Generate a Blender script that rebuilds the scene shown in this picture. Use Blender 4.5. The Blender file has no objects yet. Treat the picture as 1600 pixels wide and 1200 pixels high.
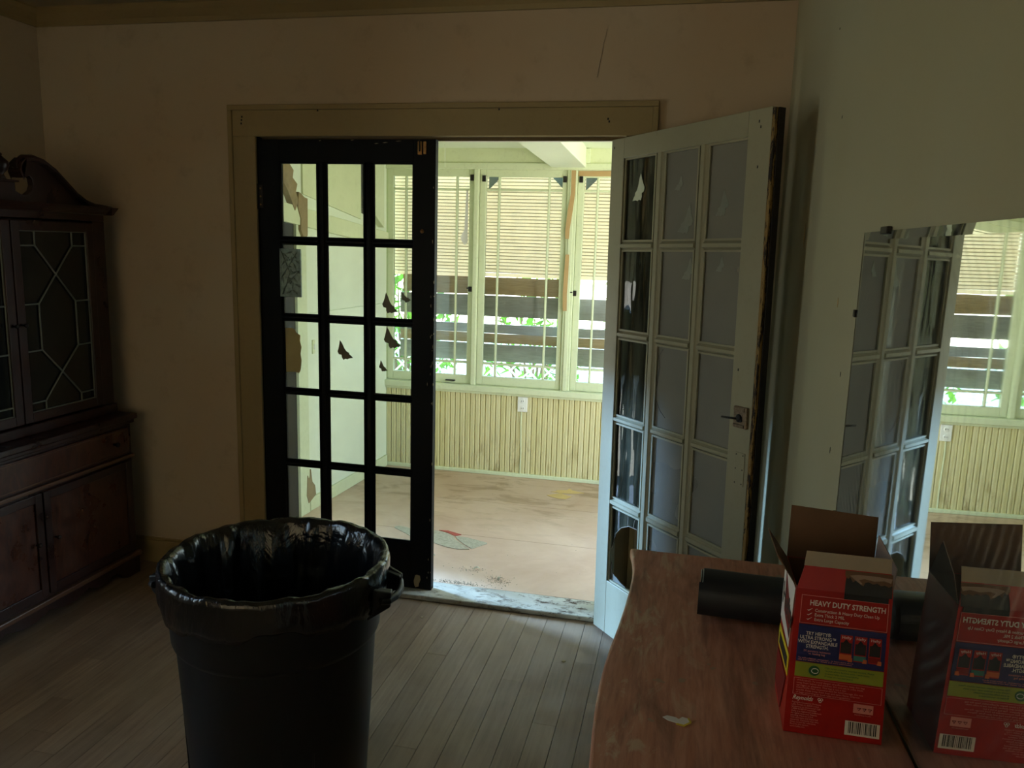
import bpy, bmesh, math, random
from mathutils import Vector, Matrix
random.seed(7)
PI = math.pi
S = bpy.context.scene
COL = S.collection

# ------------------------------------------------------------------ camera
CX, CY, CZ = 1.899, -3.2723, 1.6028
yaw, pitch, roll, FPX = 0.2154, 0.1729, 0.0287, 1231.86
fw = Vector((-math.sin(yaw)*math.cos(pitch), math.cos(yaw)*math.cos(pitch), -math.sin(pitch)))
rt = Vector((math.cos(yaw), math.sin(yaw), 0)); up = rt.cross(fw)
r2 = rt*math.cos(roll)+up*math.sin(roll); u2 = -rt*math.sin(roll)+up*math.cos(roll)
cam = bpy.data.cameras.new('camera'); co = bpy.data.objects.new('camera', cam); COL.objects.link(co)
cam.sensor_width = 36; cam.lens = FPX/1600*36; cam.clip_start = .02; cam.clip_end = 200
m = Matrix.Identity(4)
for i in range(3):
    m[i][0] = r2[i]; m[i][1] = u2[i]; m[i][2] = -fw[i]; m[i][3] = (CX, CY, CZ)[i]
co.matrix_world = m
S.camera = co

# ------------------------------------------------------------------ view + world
S.view_settings.view_transform = 'Standard'; S.view_settings.look = 'None'
S.view_settings.gamma = 1; S.view_settings.use_curve_mapping = False
S.view_settings.exposure = 0.0
S.cycles.use_denoising = True
S.cycles.max_bounces = 10; S.cycles.diffuse_bounces = 7; S.cycles.glossy_bounces = 5
S.cycles.transparent_max_bounces = 24; S.cycles.transmission_bounces = 4
S.cycles.caustics_reflective = False; S.cycles.caustics_refractive = False
S.cycles.sample_clamp_indirect = 6
W = bpy.data.worlds.new('overcast_sky'); S.world = W; W.use_nodes = True
wn = W.node_tree.nodes; wl = W.node_tree.links
bg = wn['Background']
tc = wn.new('ShaderNodeTexCoord'); sx = wn.new('ShaderNodeSeparateXYZ'); rp = wn.new('ShaderNodeValToRGB')
wl.new(tc.outputs['Generated'], sx.inputs[0]); wl.new(sx.outputs['Z'], rp.inputs[0])
rp.color_ramp.elements[0].position = 0.0; rp.color_ramp.elements[0].color = (.76, .76, .68, 1)
rp.color_ramp.elements[1].position = .75; rp.color_ramp.elements[1].color = (.36, .54, .92, 1)
e_ = rp.color_ramp.elements.new(.20); e_.color = (.62, .82, 1.0, 1)
wl.new(rp.outputs[0], bg.inputs[0]); bg.inputs[1].default_value = 9.5

# low blue lamp added to throw the cool patch on the white door
su = bpy.data.lights.new('blue_fill_lamp', 'SUN'); su.energy = 24.0; su.angle = math.radians(9); su.color = (.33, .60, 1.0)
so_ = bpy.data.objects.new('blue_fill_lamp', su); COL.objects.link(so_)
so_.rotation_euler = Vector((.93, -.34, -.20)).to_track_quat('-Z', 'Y').to_euler()

def portal(name, loc, rot, sx_, sy_):
    l = bpy.data.lights.new(name, 'AREA'); l.shape = 'RECTANGLE'; l.size = sx_; l.size_y = sy_
    l.cycles.is_portal = True
    o = bpy.data.objects.new(name, l); COL.objects.link(o); o.location = loc; o.rotation_euler = rot
    return o
# sky portals set in the window openings (they emit nothing, they only guide sampling)
portal('sky_portal', (1.42, 2.06, 1.37), (-PI/2, 0, 0), 3.3, 1.5)
portal('sky_portal', (-1.16, -2.05, 1.45), (0, -PI/2, 0), 1.5, .8)
portal('sky_portal', (-.34, .365, .75), (0, -PI/2, 0), 1.45, .47)
portal('sky_portal', (.45, -5.1, 1.45), (PI/2, 0, 0), 2.6, 1.5)
portal('sky_portal', (2.95, 1.0, 1.05), (0, PI/2, 0), 2.1, 1.0)

# ------------------------------------------------------------------ materials
def lin(c):
    return tuple(((v/12.92) if v <= .04045 else ((v+.055)/1.055)**2.4) for v in c)
def hexc(s):
    return lin(tuple(int(s[i:i+2], 16)/255 for i in (0, 2, 4)))
class N:
    def __init__(s, name):
        s.m = bpy.data.materials.new(name); s.m.use_nodes = True
        s.n = s.m.node_tree.nodes; s.l = s.m.node_tree.links
        s.b = s.n['Principled BSDF']; s.out = s.n['Material Output']
    def new(s, t, **k):
        n = s.n.new(t)
        for a, v in k.items(): setattr(n, a, v)
        return n
    def coord(s, scale=(1, 1, 1), loc=(0, 0, 0), kind='Object', rot=(0, 0, 0)):
        c = s.new('ShaderNodeTexCoord'); mp = s.new('ShaderNodeMapping')
        s.l.new(c.outputs[kind], mp.inputs[0]); mp.inputs['Scale'].default_value = scale; mp.inputs['Location'].default_value = loc
        mp.inputs['Rotation'].default_value = rot
        return mp.outputs[0]
    def world(s, scale=(1, 1, 1)):
        g = s.new('ShaderNodeNewGeometry'); mp = s.new('ShaderNodeMapping')
        s.l.new(g.outputs['Position'], mp.inputs[0]); mp.inputs['Scale'].default_value = scale
        return mp.outputs[0]
    def noise(s, vec, scale=5, detail=4, rough=.5, dist=0):
        n = s.new('ShaderNodeTexNoise'); s.l.new(vec, n.inputs['Vector'])
        n.inputs['Scale'].default_value = scale; n.inputs['Detail'].default_value = detail
        n.inputs['Roughness'].default_value = rough; n.inputs['Distortion'].default_value = dist
        return n.outputs['Fac']
    def ramp(s, fac, stops):
        r = s.new('ShaderNodeValToRGB'); s.l.new(fac, r.inputs[0]); e = r.color_ramp.elements
        while len(e) < len(stops): e.new(.5)
        for el, (p, c) in zip(e, stops):
            el.position = p; el.color = (c, c, c, 1) if not isinstance(c, tuple) else (*c[:3], 1)
        return r.outputs[0]
    def mix(s, f, a, b, mode='MIX'):
        x = s.new('ShaderNodeMix', data_type='RGBA', blend_type=mode)
        for sock, v in ((x.inputs[0], f), (x.inputs[6], a), (x.inputs[7], b)):
            if hasattr(v, 'is_linked') or hasattr(v, 'links'): s.l.new(v, sock)
            elif isinstance(v, (int, float)): sock.default_value = v
            else: sock.default_value = (*v[:3], 1)
        return x.outputs[2]
    def math(s, op, a, b=0.0):
        x = s.new('ShaderNodeMath', operation=op)
        for sock, v in ((x.inputs[0], a), (x.inputs[1], b)):
            if hasattr(v, 'links'): s.l.new(v, sock)
            else: sock.default_value = v
        return x.outputs[0]
    def sep(s, v):
        x = s.new('ShaderNodeSeparateXYZ'); s.l.new(v, x.inputs[0]); return x.outputs
    def rng(s, v, a, b, c=0, d=1):
        x = s.new('ShaderNodeMapRange'); s.l.new(v, x.inputs[0])
        for i, q in enumerate((a, b, c, d)): x.inputs[i+1].default_value = q
        return x.outputs[0]
    def base(s, v, rough=.5, spec=.5, metal=0):
        if hasattr(v, 'links'): s.l.new(v, s.b.inputs['Base Color'])
        else: s.b.inputs['Base Color'].default_value = (*v[:3], 1)
        if hasattr(rough, 'links'): s.l.new(rough, s.b.inputs['Roughness'])
        else: s.b.inputs['Roughness'].default_value = rough
        s.b.inputs['Specular IOR Level'].default_value = spec; s.b.inputs['Metallic'].default_value = metal
        return s
    def bump(s, h, strength=.3, dist=.002):
        x = s.new('ShaderNodeBump'); s.l.new(h, x.inputs['Height']); x.inputs['Strength'].default_value = strength
        x.inputs['Distance'].default_value = dist; s.l.new(x.outputs[0], s.b.inputs['Normal']); return s
def sc(c, k): return tuple(min(1, v*k) for v in c)
def plain(name, c, rough=.5, spec=.4, metal=0, var=.12, scale=12, bump=0):
    x = N(name); v = x.world(); n = x.noise(v, scale, 5, .6)
    x.base(x.mix(x.rng(n, .3, .7), sc(c, 1-var), sc(c, 1+var)), rough, spec, metal)
    if bump: x.bump(n, bump, .002)
    return x.m
def painted(name, c, dirt, wood, chip=.72, rough=.55, dirtamt=.5, vscale=(1, 1, 1), spec=.35):
    """old paint: broad yellowing, fine dirt, sparse chips down to wood"""
    x = N(name); v = x.world(vscale)
    big = x.rng(x.noise(v, 1.6, 3, .55), .35, .7); fine = x.rng(x.noise(v, 34, 6, .7), .52, .78)
    a = x.mix(big, sc(c, .93), sc(c, 1.05)); a = x.mix(x.math('MULTIPLY', fine, dirtamt), a, dirt)
    ch = x.noise(v, 11, 8, .72, .4); k = x.rng(ch, chip, chip+.012)
    x.base(x.mix(k, a, wood), rough, spec)
    x.bump(x.math('SUBTRACT', x.noise(v, 60, 3), k), .25, .0015)
    return x.m

M = {}
# main-room plaster: cream, blotchy
x = N('plaster_cream'); v = x.world()
a = x.mix(x.rng(x.noise(v, 1.1, 3, .5), .35, .68), hexc('c2b4a0'), hexc('bda68c'))
a = x.mix(x.math('MULTIPLY', x.rng(x.noise(v, 7, 6, .65), .55, .8), .35), a, hexc('7b6a50'))
x.base(a, .75, .25); x.bump(x.noise(v, 45, 5, .6), .12, .004); M['wall'] = x.m
x = N('plaster_greenish'); v = x.world()
a = x.mix(x.rng(x.noise(v, 1.1, 3, .5), .35, .68), hexc('a6a38a'), hexc('a09a7c'))
sp = x.rng(x.noise(x.world((1, 1, .5)), 9, 5, .6), .735, .75)
x.base(x.mix(sp, a, hexc('7c6a48')), .6, .3); x.bump(x.noise(v, 30, 5, .6), .12, .004); M['wallR'] = x.m
M['ceil'] = plain('ceiling_paint', hexc('a1957a'), .8, .2, var=.06, scale=2)
M['casing'] = painted('casing_paint_tan', hexc('9a8760'), hexc('7a6540'), hexc('4c3420'), .765, .5, .25)
M['casing_dark'] = painted('casing_dark_shade', hexc('6d5a38'), hexc('3a2c18'), hexc('2a1c10'), .7, .5, .5, (14, 14, 1))  # darker casing tone; shade behind the open white door put into colour
M['door_black'] = painted('door_paint_black', (.0035, .0038, .0042), (.007, .007, .007), hexc('a79c88'), .782, .55, .3, spec=.14)
M['door_white'] = painted('door_paint_offwhite', hexc('94917a'), hexc('756f54'), hexc('6a5636'), .79, .42, .22, spec=.4)
M['raw_wood'] = painted('bare_wood_edge', hexc('8a7042'), hexc('3c2a16'), hexc('1d120b'), .5, .7, .8, (8, 8, 1))
M['sun_paint'] = painted('sunroom_paint_green', hexc('d3d8ae'), hexc('a4a578'), hexc('7f7448'), .80, .5, .3)
M['sun_trim'] = painted('sunroom_trim_green', hexc('d0d6b0'), hexc('9aa07a'), hexc('86683e'), .735, .45, .35)
M['sun_smooth'] = painted('sunroom_board_smooth', hexc('dfe6cd'), hexc('b6bc9c'), hexc('9c8c62'), .83, .4, .15)
# beadboard: per-board tone, rusty drips near the floor
x = N('beadboard_green'); v = x.world(); oi = x.new('ShaderNodeObjectInfo')
a = x.mix(oi.outputs['Random'], hexc('d0c690'), hexc('d8cfa0'))
a = x.mix(x.math('MULTIPLY', x.rng(x.noise(x.world((14, 14, 1.5)), 3, 5, .65), .52, .72), .3), a, hexc('b0a468'))
z = x.sep(v)[2]
st = x.math('MULTIPLY', x.rng(x.noise(x.world((9, 9, 2.2)), 1.7, 6, .7, .6), .53, .66), x.rng(z, .42, .08))
a = x.mix(x.math('MULTIPLY', st, .7), a, hexc('8c7646'))
x.base(a, .55, .3); M['bead'] = x.m
# main-room floorboards
x = N('floorboard_grey_brown'); oi = x.new('ShaderNodeObjectInfo'); v = x.world((22, 1.3, 1))
g = x.noise(v, 2.4, 6, .65, .6)
a = x.mix(x.rng(g, .3, .75), hexc('7a6552'), hexc('a78f78'))
a = x.mix(x.math('MULTIPLY', oi.outputs['Random'], .5), a, hexc('66513e'))
w2 = x.rng(x.noise(x.world(), 2.2, 6, .62, .5), .42, .68)
a = x.mix(x.math('MULTIPLY', w2, .55), a, hexc('a08c76'))
x.base(a, x.rng(x.noise(x.world(), 6, 5, .6), .3, .7, .36, .6), .45); x.bump(g, .25, .001); M['board'] = x.m
M['subfloor'] = plain('subfloor_dark', (.01, .008, .006), .9, .1)
# sunroom floor
x = N('sunroom_floor_tan'); v = x.world()
a = x.mix(x.rng(x.noise(v, 1.8, 5, .6, .4), .35, .68), hexc('c9aa90'), hexc('e0c6ae'))
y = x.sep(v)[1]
dust_falloff = x.math('MULTIPLY', x.rng(x.noise(x.world((1, 2.6, 1)), 3.4, 6, .65, .7), .5, .62), x.rng(y, .7, 1.6))
a = x.mix(x.math('MULTIPLY', x.rng(y, .85, 1.5), .45), a, hexc('8f744e'))  # daylight falloff toward the far wall put into the colour
a = x.mix(x.math('MULTIPLY', dust_falloff, .6), a, hexc('7e6540'))
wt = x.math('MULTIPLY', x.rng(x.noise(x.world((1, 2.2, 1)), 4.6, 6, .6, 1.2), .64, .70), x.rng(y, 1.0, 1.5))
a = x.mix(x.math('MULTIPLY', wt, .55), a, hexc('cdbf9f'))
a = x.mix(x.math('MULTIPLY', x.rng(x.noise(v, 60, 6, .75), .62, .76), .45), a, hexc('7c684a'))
x.base(a, x.rng(x.noise(v, 5, 4), .3, .7, .42, .62), .4); x.bump(x.noise(v, 12, 6), .15, .003); M['sunfloor'] = x.m
# threshold
x = N('threshold_worn_paint'); v = x.world((.6, 1, 1))
k = x.rng(x.noise(v, 26, 8, .75, .3), .50, .62); rr = x.rng(x.sep(x.world())[0], .5, 1.7)
k = x.math('MULTIPLY', k, x.math('ADD', rr, .25))
a = x.mix(x.rng(x.noise(v, 5, 5), .35, .65), hexc('cfcfc2'), hexc('9c9684'))
x.base(x.mix(k, a, hexc('4b3a28')), .6, .3); x.bump(k, .4, .002); M['threshold'] = x.m
# varnished furniture woods
def wood(name, c1, c2, c3, scale, rough=.28, spec=.5, worn=None, bumpk=.08):
    x = N(name); v = x.coord(scale)
    g = x.noise(v, 3.2, 7, .62, 1.1); g2 = x.noise(v, 11, 5, .6)
    a = x.mix(x.rng(g, .3, .72), c1, c2); a = x.mix(x.math('MULTIPLY', x.rng(g2, .45, .7), .5), a, c3)
    if worn:
        w = x.rng(x.noise(x.world((2.2, .55, 1)), 13, 9, .72, .7), .52, .60)
        w = x.math('MULTIPLY', w, x.rng(x.sep(x.world())[0], 2.02, 1.80))
        a = x.mix(x.math('MULTIPLY', w, .8), a, worn)
        a = x.mix(x.math('MULTIPLY', x.rng(x.noise(x.world((2.2, .4, 1)), 7, 6, .62, .5), .50, .64), .5), a, hexc('4a3026'))
        sp = x.rng(x.noise(x.world(), 24, 3, .5), .70, .71); a = x.mix(x.math('MULTIPLY', sp, .8), a, hexc('9b8672'))
    x.base(a, x.rng(x.noise(x.world(), 8, 5, .6), .3, .7, rough-.06, rough+.14), spec); x.bump(g2, bumpk, .001)
    return x.m
M['dresser'] = wood('dresser_top_red_brown', hexc('b0745c'), hexc('cf9882'), hexc('8c5646'), (11, 1.1, 11), .40, .45, hexc('cdb79c'))
M['dresser_side'] = wood('dresser_front_red_brown', hexc('6d4530'), hexc('855a40'), hexc('4b2c1d'), (3, 3, 12), .4, .4)
M['hutch'] = wood('cabinet_mahogany_dark', hexc('24130f'), hexc('351b14'), hexc('190c09'), (2, 6, 1.2), .3, .5)
M['hutch_flame'] = wood('cabinet_flame_veneer', hexc('341910'), hexc('56301f'), hexc('25110b'), (2, 7, 2.6), .28, .5)
M['hutch_edge'] = plain('cabinet_worn_moulding', hexc('5a3d2a'), .35, .5)
M['came'] = plain('cabinet_glazing_bar', hexc('6a6f66'), .5, .4)
x = N('cabinet_glass'); x.base((.012, .014, .013), .06, .5); M['hutchglass'] = x.m
def glass(name, tint=(.93, .95, .93), dirt=.06, dirtc=(.5, .52, .45), refl_streak=0, wave=.0, solid=False):
    x = N(name); tr = x.new('ShaderNodeBsdfTransparent'); tr.inputs[0].default_value = (*tint, 1)
    gl = x.new('ShaderNodeBsdfGlossy'); gl.inputs['Roughness'].default_value = .01
    fr = x.new('ShaderNodeFresnel'); fr.inputs[0].default_value = 1.33
    di = x.new('ShaderNodeBsdfDiffuse'); di.inputs[0].default_value = (*dirtc, 1)
    tl = x.new('ShaderNodeBsdfTranslucent'); tl.inputs[0].default_value = (*dirtc, 1)
    m0 = x.new('ShaderNodeMixShader'); m0.inputs[0].default_value = .5; x.l.new(di.outputs[0], m0.inputs[1]); x.l.new(tl.outputs[0], m0.inputs[2])
    m1 = x.new('ShaderNodeMixShader'); m2 = x.new('ShaderNodeMixShader')
    x.l.new(fr.outputs[0], m1.inputs[0]); x.l.new(tr.outputs[0], m1.inputs[1]); x.l.new(gl.outputs[0], m1.inputs[2])
    n = x.noise(x.world(), 3 if solid else 5, 2 if solid else 5, .5 if solid else .65); f = x.rng(n, .3, .75, dirt*(.9 if solid else .4), dirt*(1.15 if solid else 1.6))
    if refl_streak:
        s_ = x.rng(x.noise(x.world((26, 26, 1.6)), 1.4, 4, .6, .9), .5, .62); f = x.math('ADD', f, x.math('MULTIPLY', s_, refl_streak))
    if wave:
        bp = x.new('ShaderNodeBump'); x.l.new(x.noise(x.world((9, 9, 1.5)), 1.3, 2), bp.inputs['Height']); bp.inputs['Strength'].default_value = wave
        bp.inputs['Distance'].default_value = .01; x.l.new(bp.outputs[0], gl.inputs['Normal'])
    m0.inputs[0].default_value = .5 if not solid else .12
    x.l.new(f, m2.inputs[0]); x.l.new(m1.outputs[0], m2.inputs[1]); x.l.new(m0.outputs[0], m2.inputs[2])
    x.l.new(m2.outputs[0], x.out.inputs[0]); return x.m
M['glass'] = glass('old_window_glass', dirt=.035)
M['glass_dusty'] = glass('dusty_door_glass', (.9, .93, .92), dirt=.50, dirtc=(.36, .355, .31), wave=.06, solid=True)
M['glass_streaky'] = glass('door_glass_reflection_streaks', (.86, .88, .82), dirt=.05, dirtc=(.25, .25, .18), refl_streak=.22, wave=.6)  # vertical streaks stand for a curtain reflection, put into the pane colour
M['window_glass'] = glass('sunroom_window_glass', (.95, .97, .95), dirt=.07, dirtc=(.75, .72, .62))
x = N('mirror_silver'); v = x.world()
x.base((.80, .84, .80), x.rng(x.noise(v, 3.0, 4, .6), .45, .8, .012, .05), .5, 1)
cv = x.coord((1, 1, 1), (0, -.34, -.52)); wv = x.new('ShaderNodeTexWave', wave_type='RINGS', rings_direction='X'); x.l.new(cv, wv.inputs[0])
wv.inputs['Scale'].default_value = 13; wv.inputs['Distortion'].default_value = 2.2; wv.inputs['Detail'].default_value = 3; wv.inputs['Detail Scale'].default_value = 1.2
gm = x.rng(x.noise(v, 2.6, 3, .55), .46, .66); hz = x.math('ADD', x.math('MULTIPLY', x.math('MULTIPLY', x.math('POWER', wv.outputs['Fac'], 2.5), gm), .20), .025)
df = x.new('ShaderNodeBsdfDiffuse'); df.inputs[0].default_value = (.62, .66, .6, 1); mx = x.new('ShaderNodeMixShader')
x.l.new(hz, mx.inputs[0]); x.l.new(x.b.outputs[0], mx.inputs[1]); x.l.new(df.outputs[0], mx.inputs[2]); x.l.new(mx.outputs[0], x.out.inputs[0]); M['mirror'] = x.m
M['mirror_edge'] = plain('mirror_bevel_edge', hexc('b9c4bb'), .1, .6, .6)
M['metal_dark'] = plain('dark_iron', hexc('2b2622'), .5, .5, .6, .3, 60)
M['metal_worn'] = plain('worn_steel_lock', hexc('8d7a66'), .4, .5, .8, .35, 90)
M['brass'] = plain('old_brass', hexc('9a7448'), .4, .5, .8, .3, 80)
M['plaque'] = plain('embossed_pewter', hexc('8c9c92'), .35, .6, .55, .3, 60)
x = N('torn_paper'); d = x.new('ShaderNodeBsdfDiffuse'); t = x.new('ShaderNodeBsdfTranslucent')
c = x.mix(x.noise(x.world(), 14, 4), hexc('cdbf9c'), hexc('b8a986')); x.l.new(c, d.inputs[0]); x.l.new(c, t.inputs[0])
mx = x.new('ShaderNodeMixShader'); mx.inputs[0].default_value = .45
x.l.new(d.outputs[0], mx.inputs[1]); x.l.new(t.outputs[0], mx.inputs[2]); x.l.new(mx.outputs[0], x.out.inputs[0]); M['paper'] = x.m
M['paper_tan'] = plain('tan_paper_scrap', hexc('c8ab6e'), .8, .2, var=.06)
M['paper_white'] = plain('white_paper', hexc('dcd8d4'), .7, .2, var=.04)
M['paper_yellow'] = plain('yellow_paper_edge', hexc('d7bf4a'), .7, .2, var=.04)
M['linoleum'] = plain('linoleum_shard', hexc('b3ae98'), .6, .3, var=.22, scale=70, bump=.3)
M['linoleum_red'] = plain('linoleum_red_backing', hexc('b05a4c'), .7, .2)
M['sticker_pale'] = plain('butterfly_film_pale', hexc('c9d2bd'), .35, .4, var=.08, scale=40)
M['sticker_faint'] = plain('butterfly_film_faint', hexc('7b8176'), .35, .4, var=.08, scale=40)
M['sticker_grey'] = plain('butterfly_film_grey', hexc('6d6b58'), .5, .3, var=.08, scale=40)
M['tape'] = plain('tan_masking_tape', hexc('b39464'), .6, .3, var=.08)
M['bare_board'] = plain('bare_fibreboard', hexc('8f7d5a'), .8, .2, var=.15, scale=30)
M['plastic_white'] = plain('outlet_plastic', hexc('e8e6dc'), .35, .4, var=.03)
M['slot'] = plain('outlet_slot', (.01, .01, .01), .6)
M['cord'] = plain('pull_cord', hexc('e7e9d8'), .8)
M['debris'] = plain('plaster_debris', hexc('8f8878'), .8, .2, var=.5, scale=300)
# outside
x = N('blind_slat_cream'); oi = x.new('ShaderNodeObjectInfo')
d = x.new('ShaderNodeBsdfDiffuse'); t = x.new('ShaderNodeBsdfTranslucent')
d.inputs[0].default_value = (*hexc('f6e8d2'), 1); t.inputs[0].default_value = (*hexc('ffeed0'), 1)
mx = x.new('ShaderNodeMixShader'); mx.inputs[0].default_value = .45
x.l.new(d.outputs[0], mx.inputs[1]); x.l.new(t.outputs[0], mx.inputs[2]); x.l.new(mx.outputs[0], x.out.inputs[0]); M['slat'] = x.m
x = N('fill_curtain_cloth'); d = x.new('ShaderNodeBsdfDiffuse'); t = x.new('ShaderNodeBsdfTranslucent')
d.inputs[0].default_value = (*hexc('b9a27c'), 1); t.inputs[0].default_value = (*hexc('fbead0'), 1)
mx = x.new('ShaderNodeMixShader'); mx.inputs[0].default_value = .8
x.l.new(d.outputs[0], mx.inputs[1]); x.l.new(t.outputs[0], mx.inputs[2]); x.l.new(mx.outputs[0], x.out.inputs[0]); M['curtain'] = x.m
M['slat_link'] = plain('blind_link_olive', hexc('7d7757'), .7, .2)
M['bracket'] = plain('blind_bracket_grey', hexc('5d7073'), .5, .4)
M['plank_brown'] = wood('plank_weathered_brown', hexc('b8935f'), hexc('cfae7e'), hexc('93704a'), (1.2, 8, 14), .7, .2)
M['plank_grey'] = wood('plank_dark_grey', hexc('a09a92'), hexc('b5afa5'), hexc('857f7a'), (1.2, 8, 9), .7, .2)
def leafm(name, c1, c2):
    x = N(name); n = x.noise(x.world(), 9, 2); d = x.new('ShaderNodeBsdfDiffuse'); t = x.new('ShaderNodeBsdfTranslucent')
    c = x.mix(x.rng(n, .35, .65), c1, c2); x.l.new(c, d.inputs[0]); x.l.new(c, t.inputs[0])
    mx = x.new('ShaderNodeMixShader'); mx.inputs[0].default_value = .45
    x.l.new(d.outputs[0], mx.inputs[1]); x.l.new(t.outputs[0], mx.inputs[2]); x.l.new(mx.outputs[0], x.out.inputs[0]); return x.m
M['leaf'] = leafm('leaf_green', hexc('7fae3a'), hexc('4f8a2c'))
M['leaf_pale'] = leafm('leaf_pale', hexc('b7c77a'), hexc('8fb060'))
M['twig'] = plain('twig_brown', hexc('7a6247'), .8)
M['lath'] = plain('lattice_white', hexc('e6e6df'), .6)
M['lattice_red'] = plain('lattice_terracotta', hexc('b9614c'), .7)
M['ground'] = plain('yard_ground', hexc('9c9b86'), .9, .1, var=.2, scale=3)
M['skyblock'] = plain('sky_blocker_green', hexc('1c2a16'), .9, .1, var=.4, scale=6)
# bin, bags, box
x = N('bin_plastic_black'); x.base((.005, .0055, .0055), .45, .3); x.bump(x.noise(x.world(), 160, 3), .1, .0006); M['bin'] = x.m
x = N('liner_plastic_black'); v = x.coord((1, 1, .6))
x.base((.0045, .0048, .0055), .2, .55); x.bump(x.math('ADD', x.noise(v, 7, 4, .55, 1.2), x.math('MULTIPLY', x.noise(x.coord((1, 1, .3)), 22, 4, .6, .8), .35)), .55, .02); M['liner'] = x.m
x = N('bag_roll_black'); x.base((.010, .012, .017), .42, .4); x.bump(x.noise(x.coord((1, 6, 6)), 18, 5, .6), .25, .002); M['bagroll'] = x.m
M['card'] = plain('cardboard_brown', hexc('6f5542'), .8, .2, var=.08, scale=20)
M['card_pink'] = plain('cardboard_lit_pale', hexc('a08a7e'), .75, .2, var=.05)  # paler card: light on the right flap put into colour; also torn fibres
M['box_red'] = plain('carton_red_print', hexc('a31913'), .38, .4, var=.04)
M['box_navy'] = plain('carton_navy_print', hexc('23285e'), .38, .4, var=.04)
M['box_green'] = plain('carton_olive_print', hexc('8f9a34'), .38, .4, var=.04)
M['ink_white'] = plain('ink_white', hexc('e2dcd8'), .5, .3, var=.02)
M['ink_pink'] = plain('ink_pale_pink', hexc('d98a84'), .5, .3, var=.02)
M['ink_black'] = plain('ink_black', (.015, .015, .016), .5, .3, var=.02)
M['ink_dkred'] = plain('ink_dark_red', hexc('7c1a1a'), .5, .3, var=.02)
M['ink_yellow'] = plain('ink_yellow', hexc('d9c52c'), .5, .3, var=.02)
M['ink_teal'] = plain('ink_teal', hexc('3c7a72'), .5, .3, var=.02)
M['ink_orange'] = plain('ink_orange', hexc('c9683c'), .5, .3, var=.02)
M['ink_dkgreen'] = plain('ink_dark_green', hexc('2e5f34'), .5, .3, var=.02)
M['strip'] = plain('carton_glue_strip', hexc('a69a8a'), .7, .2, var=.05)

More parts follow.
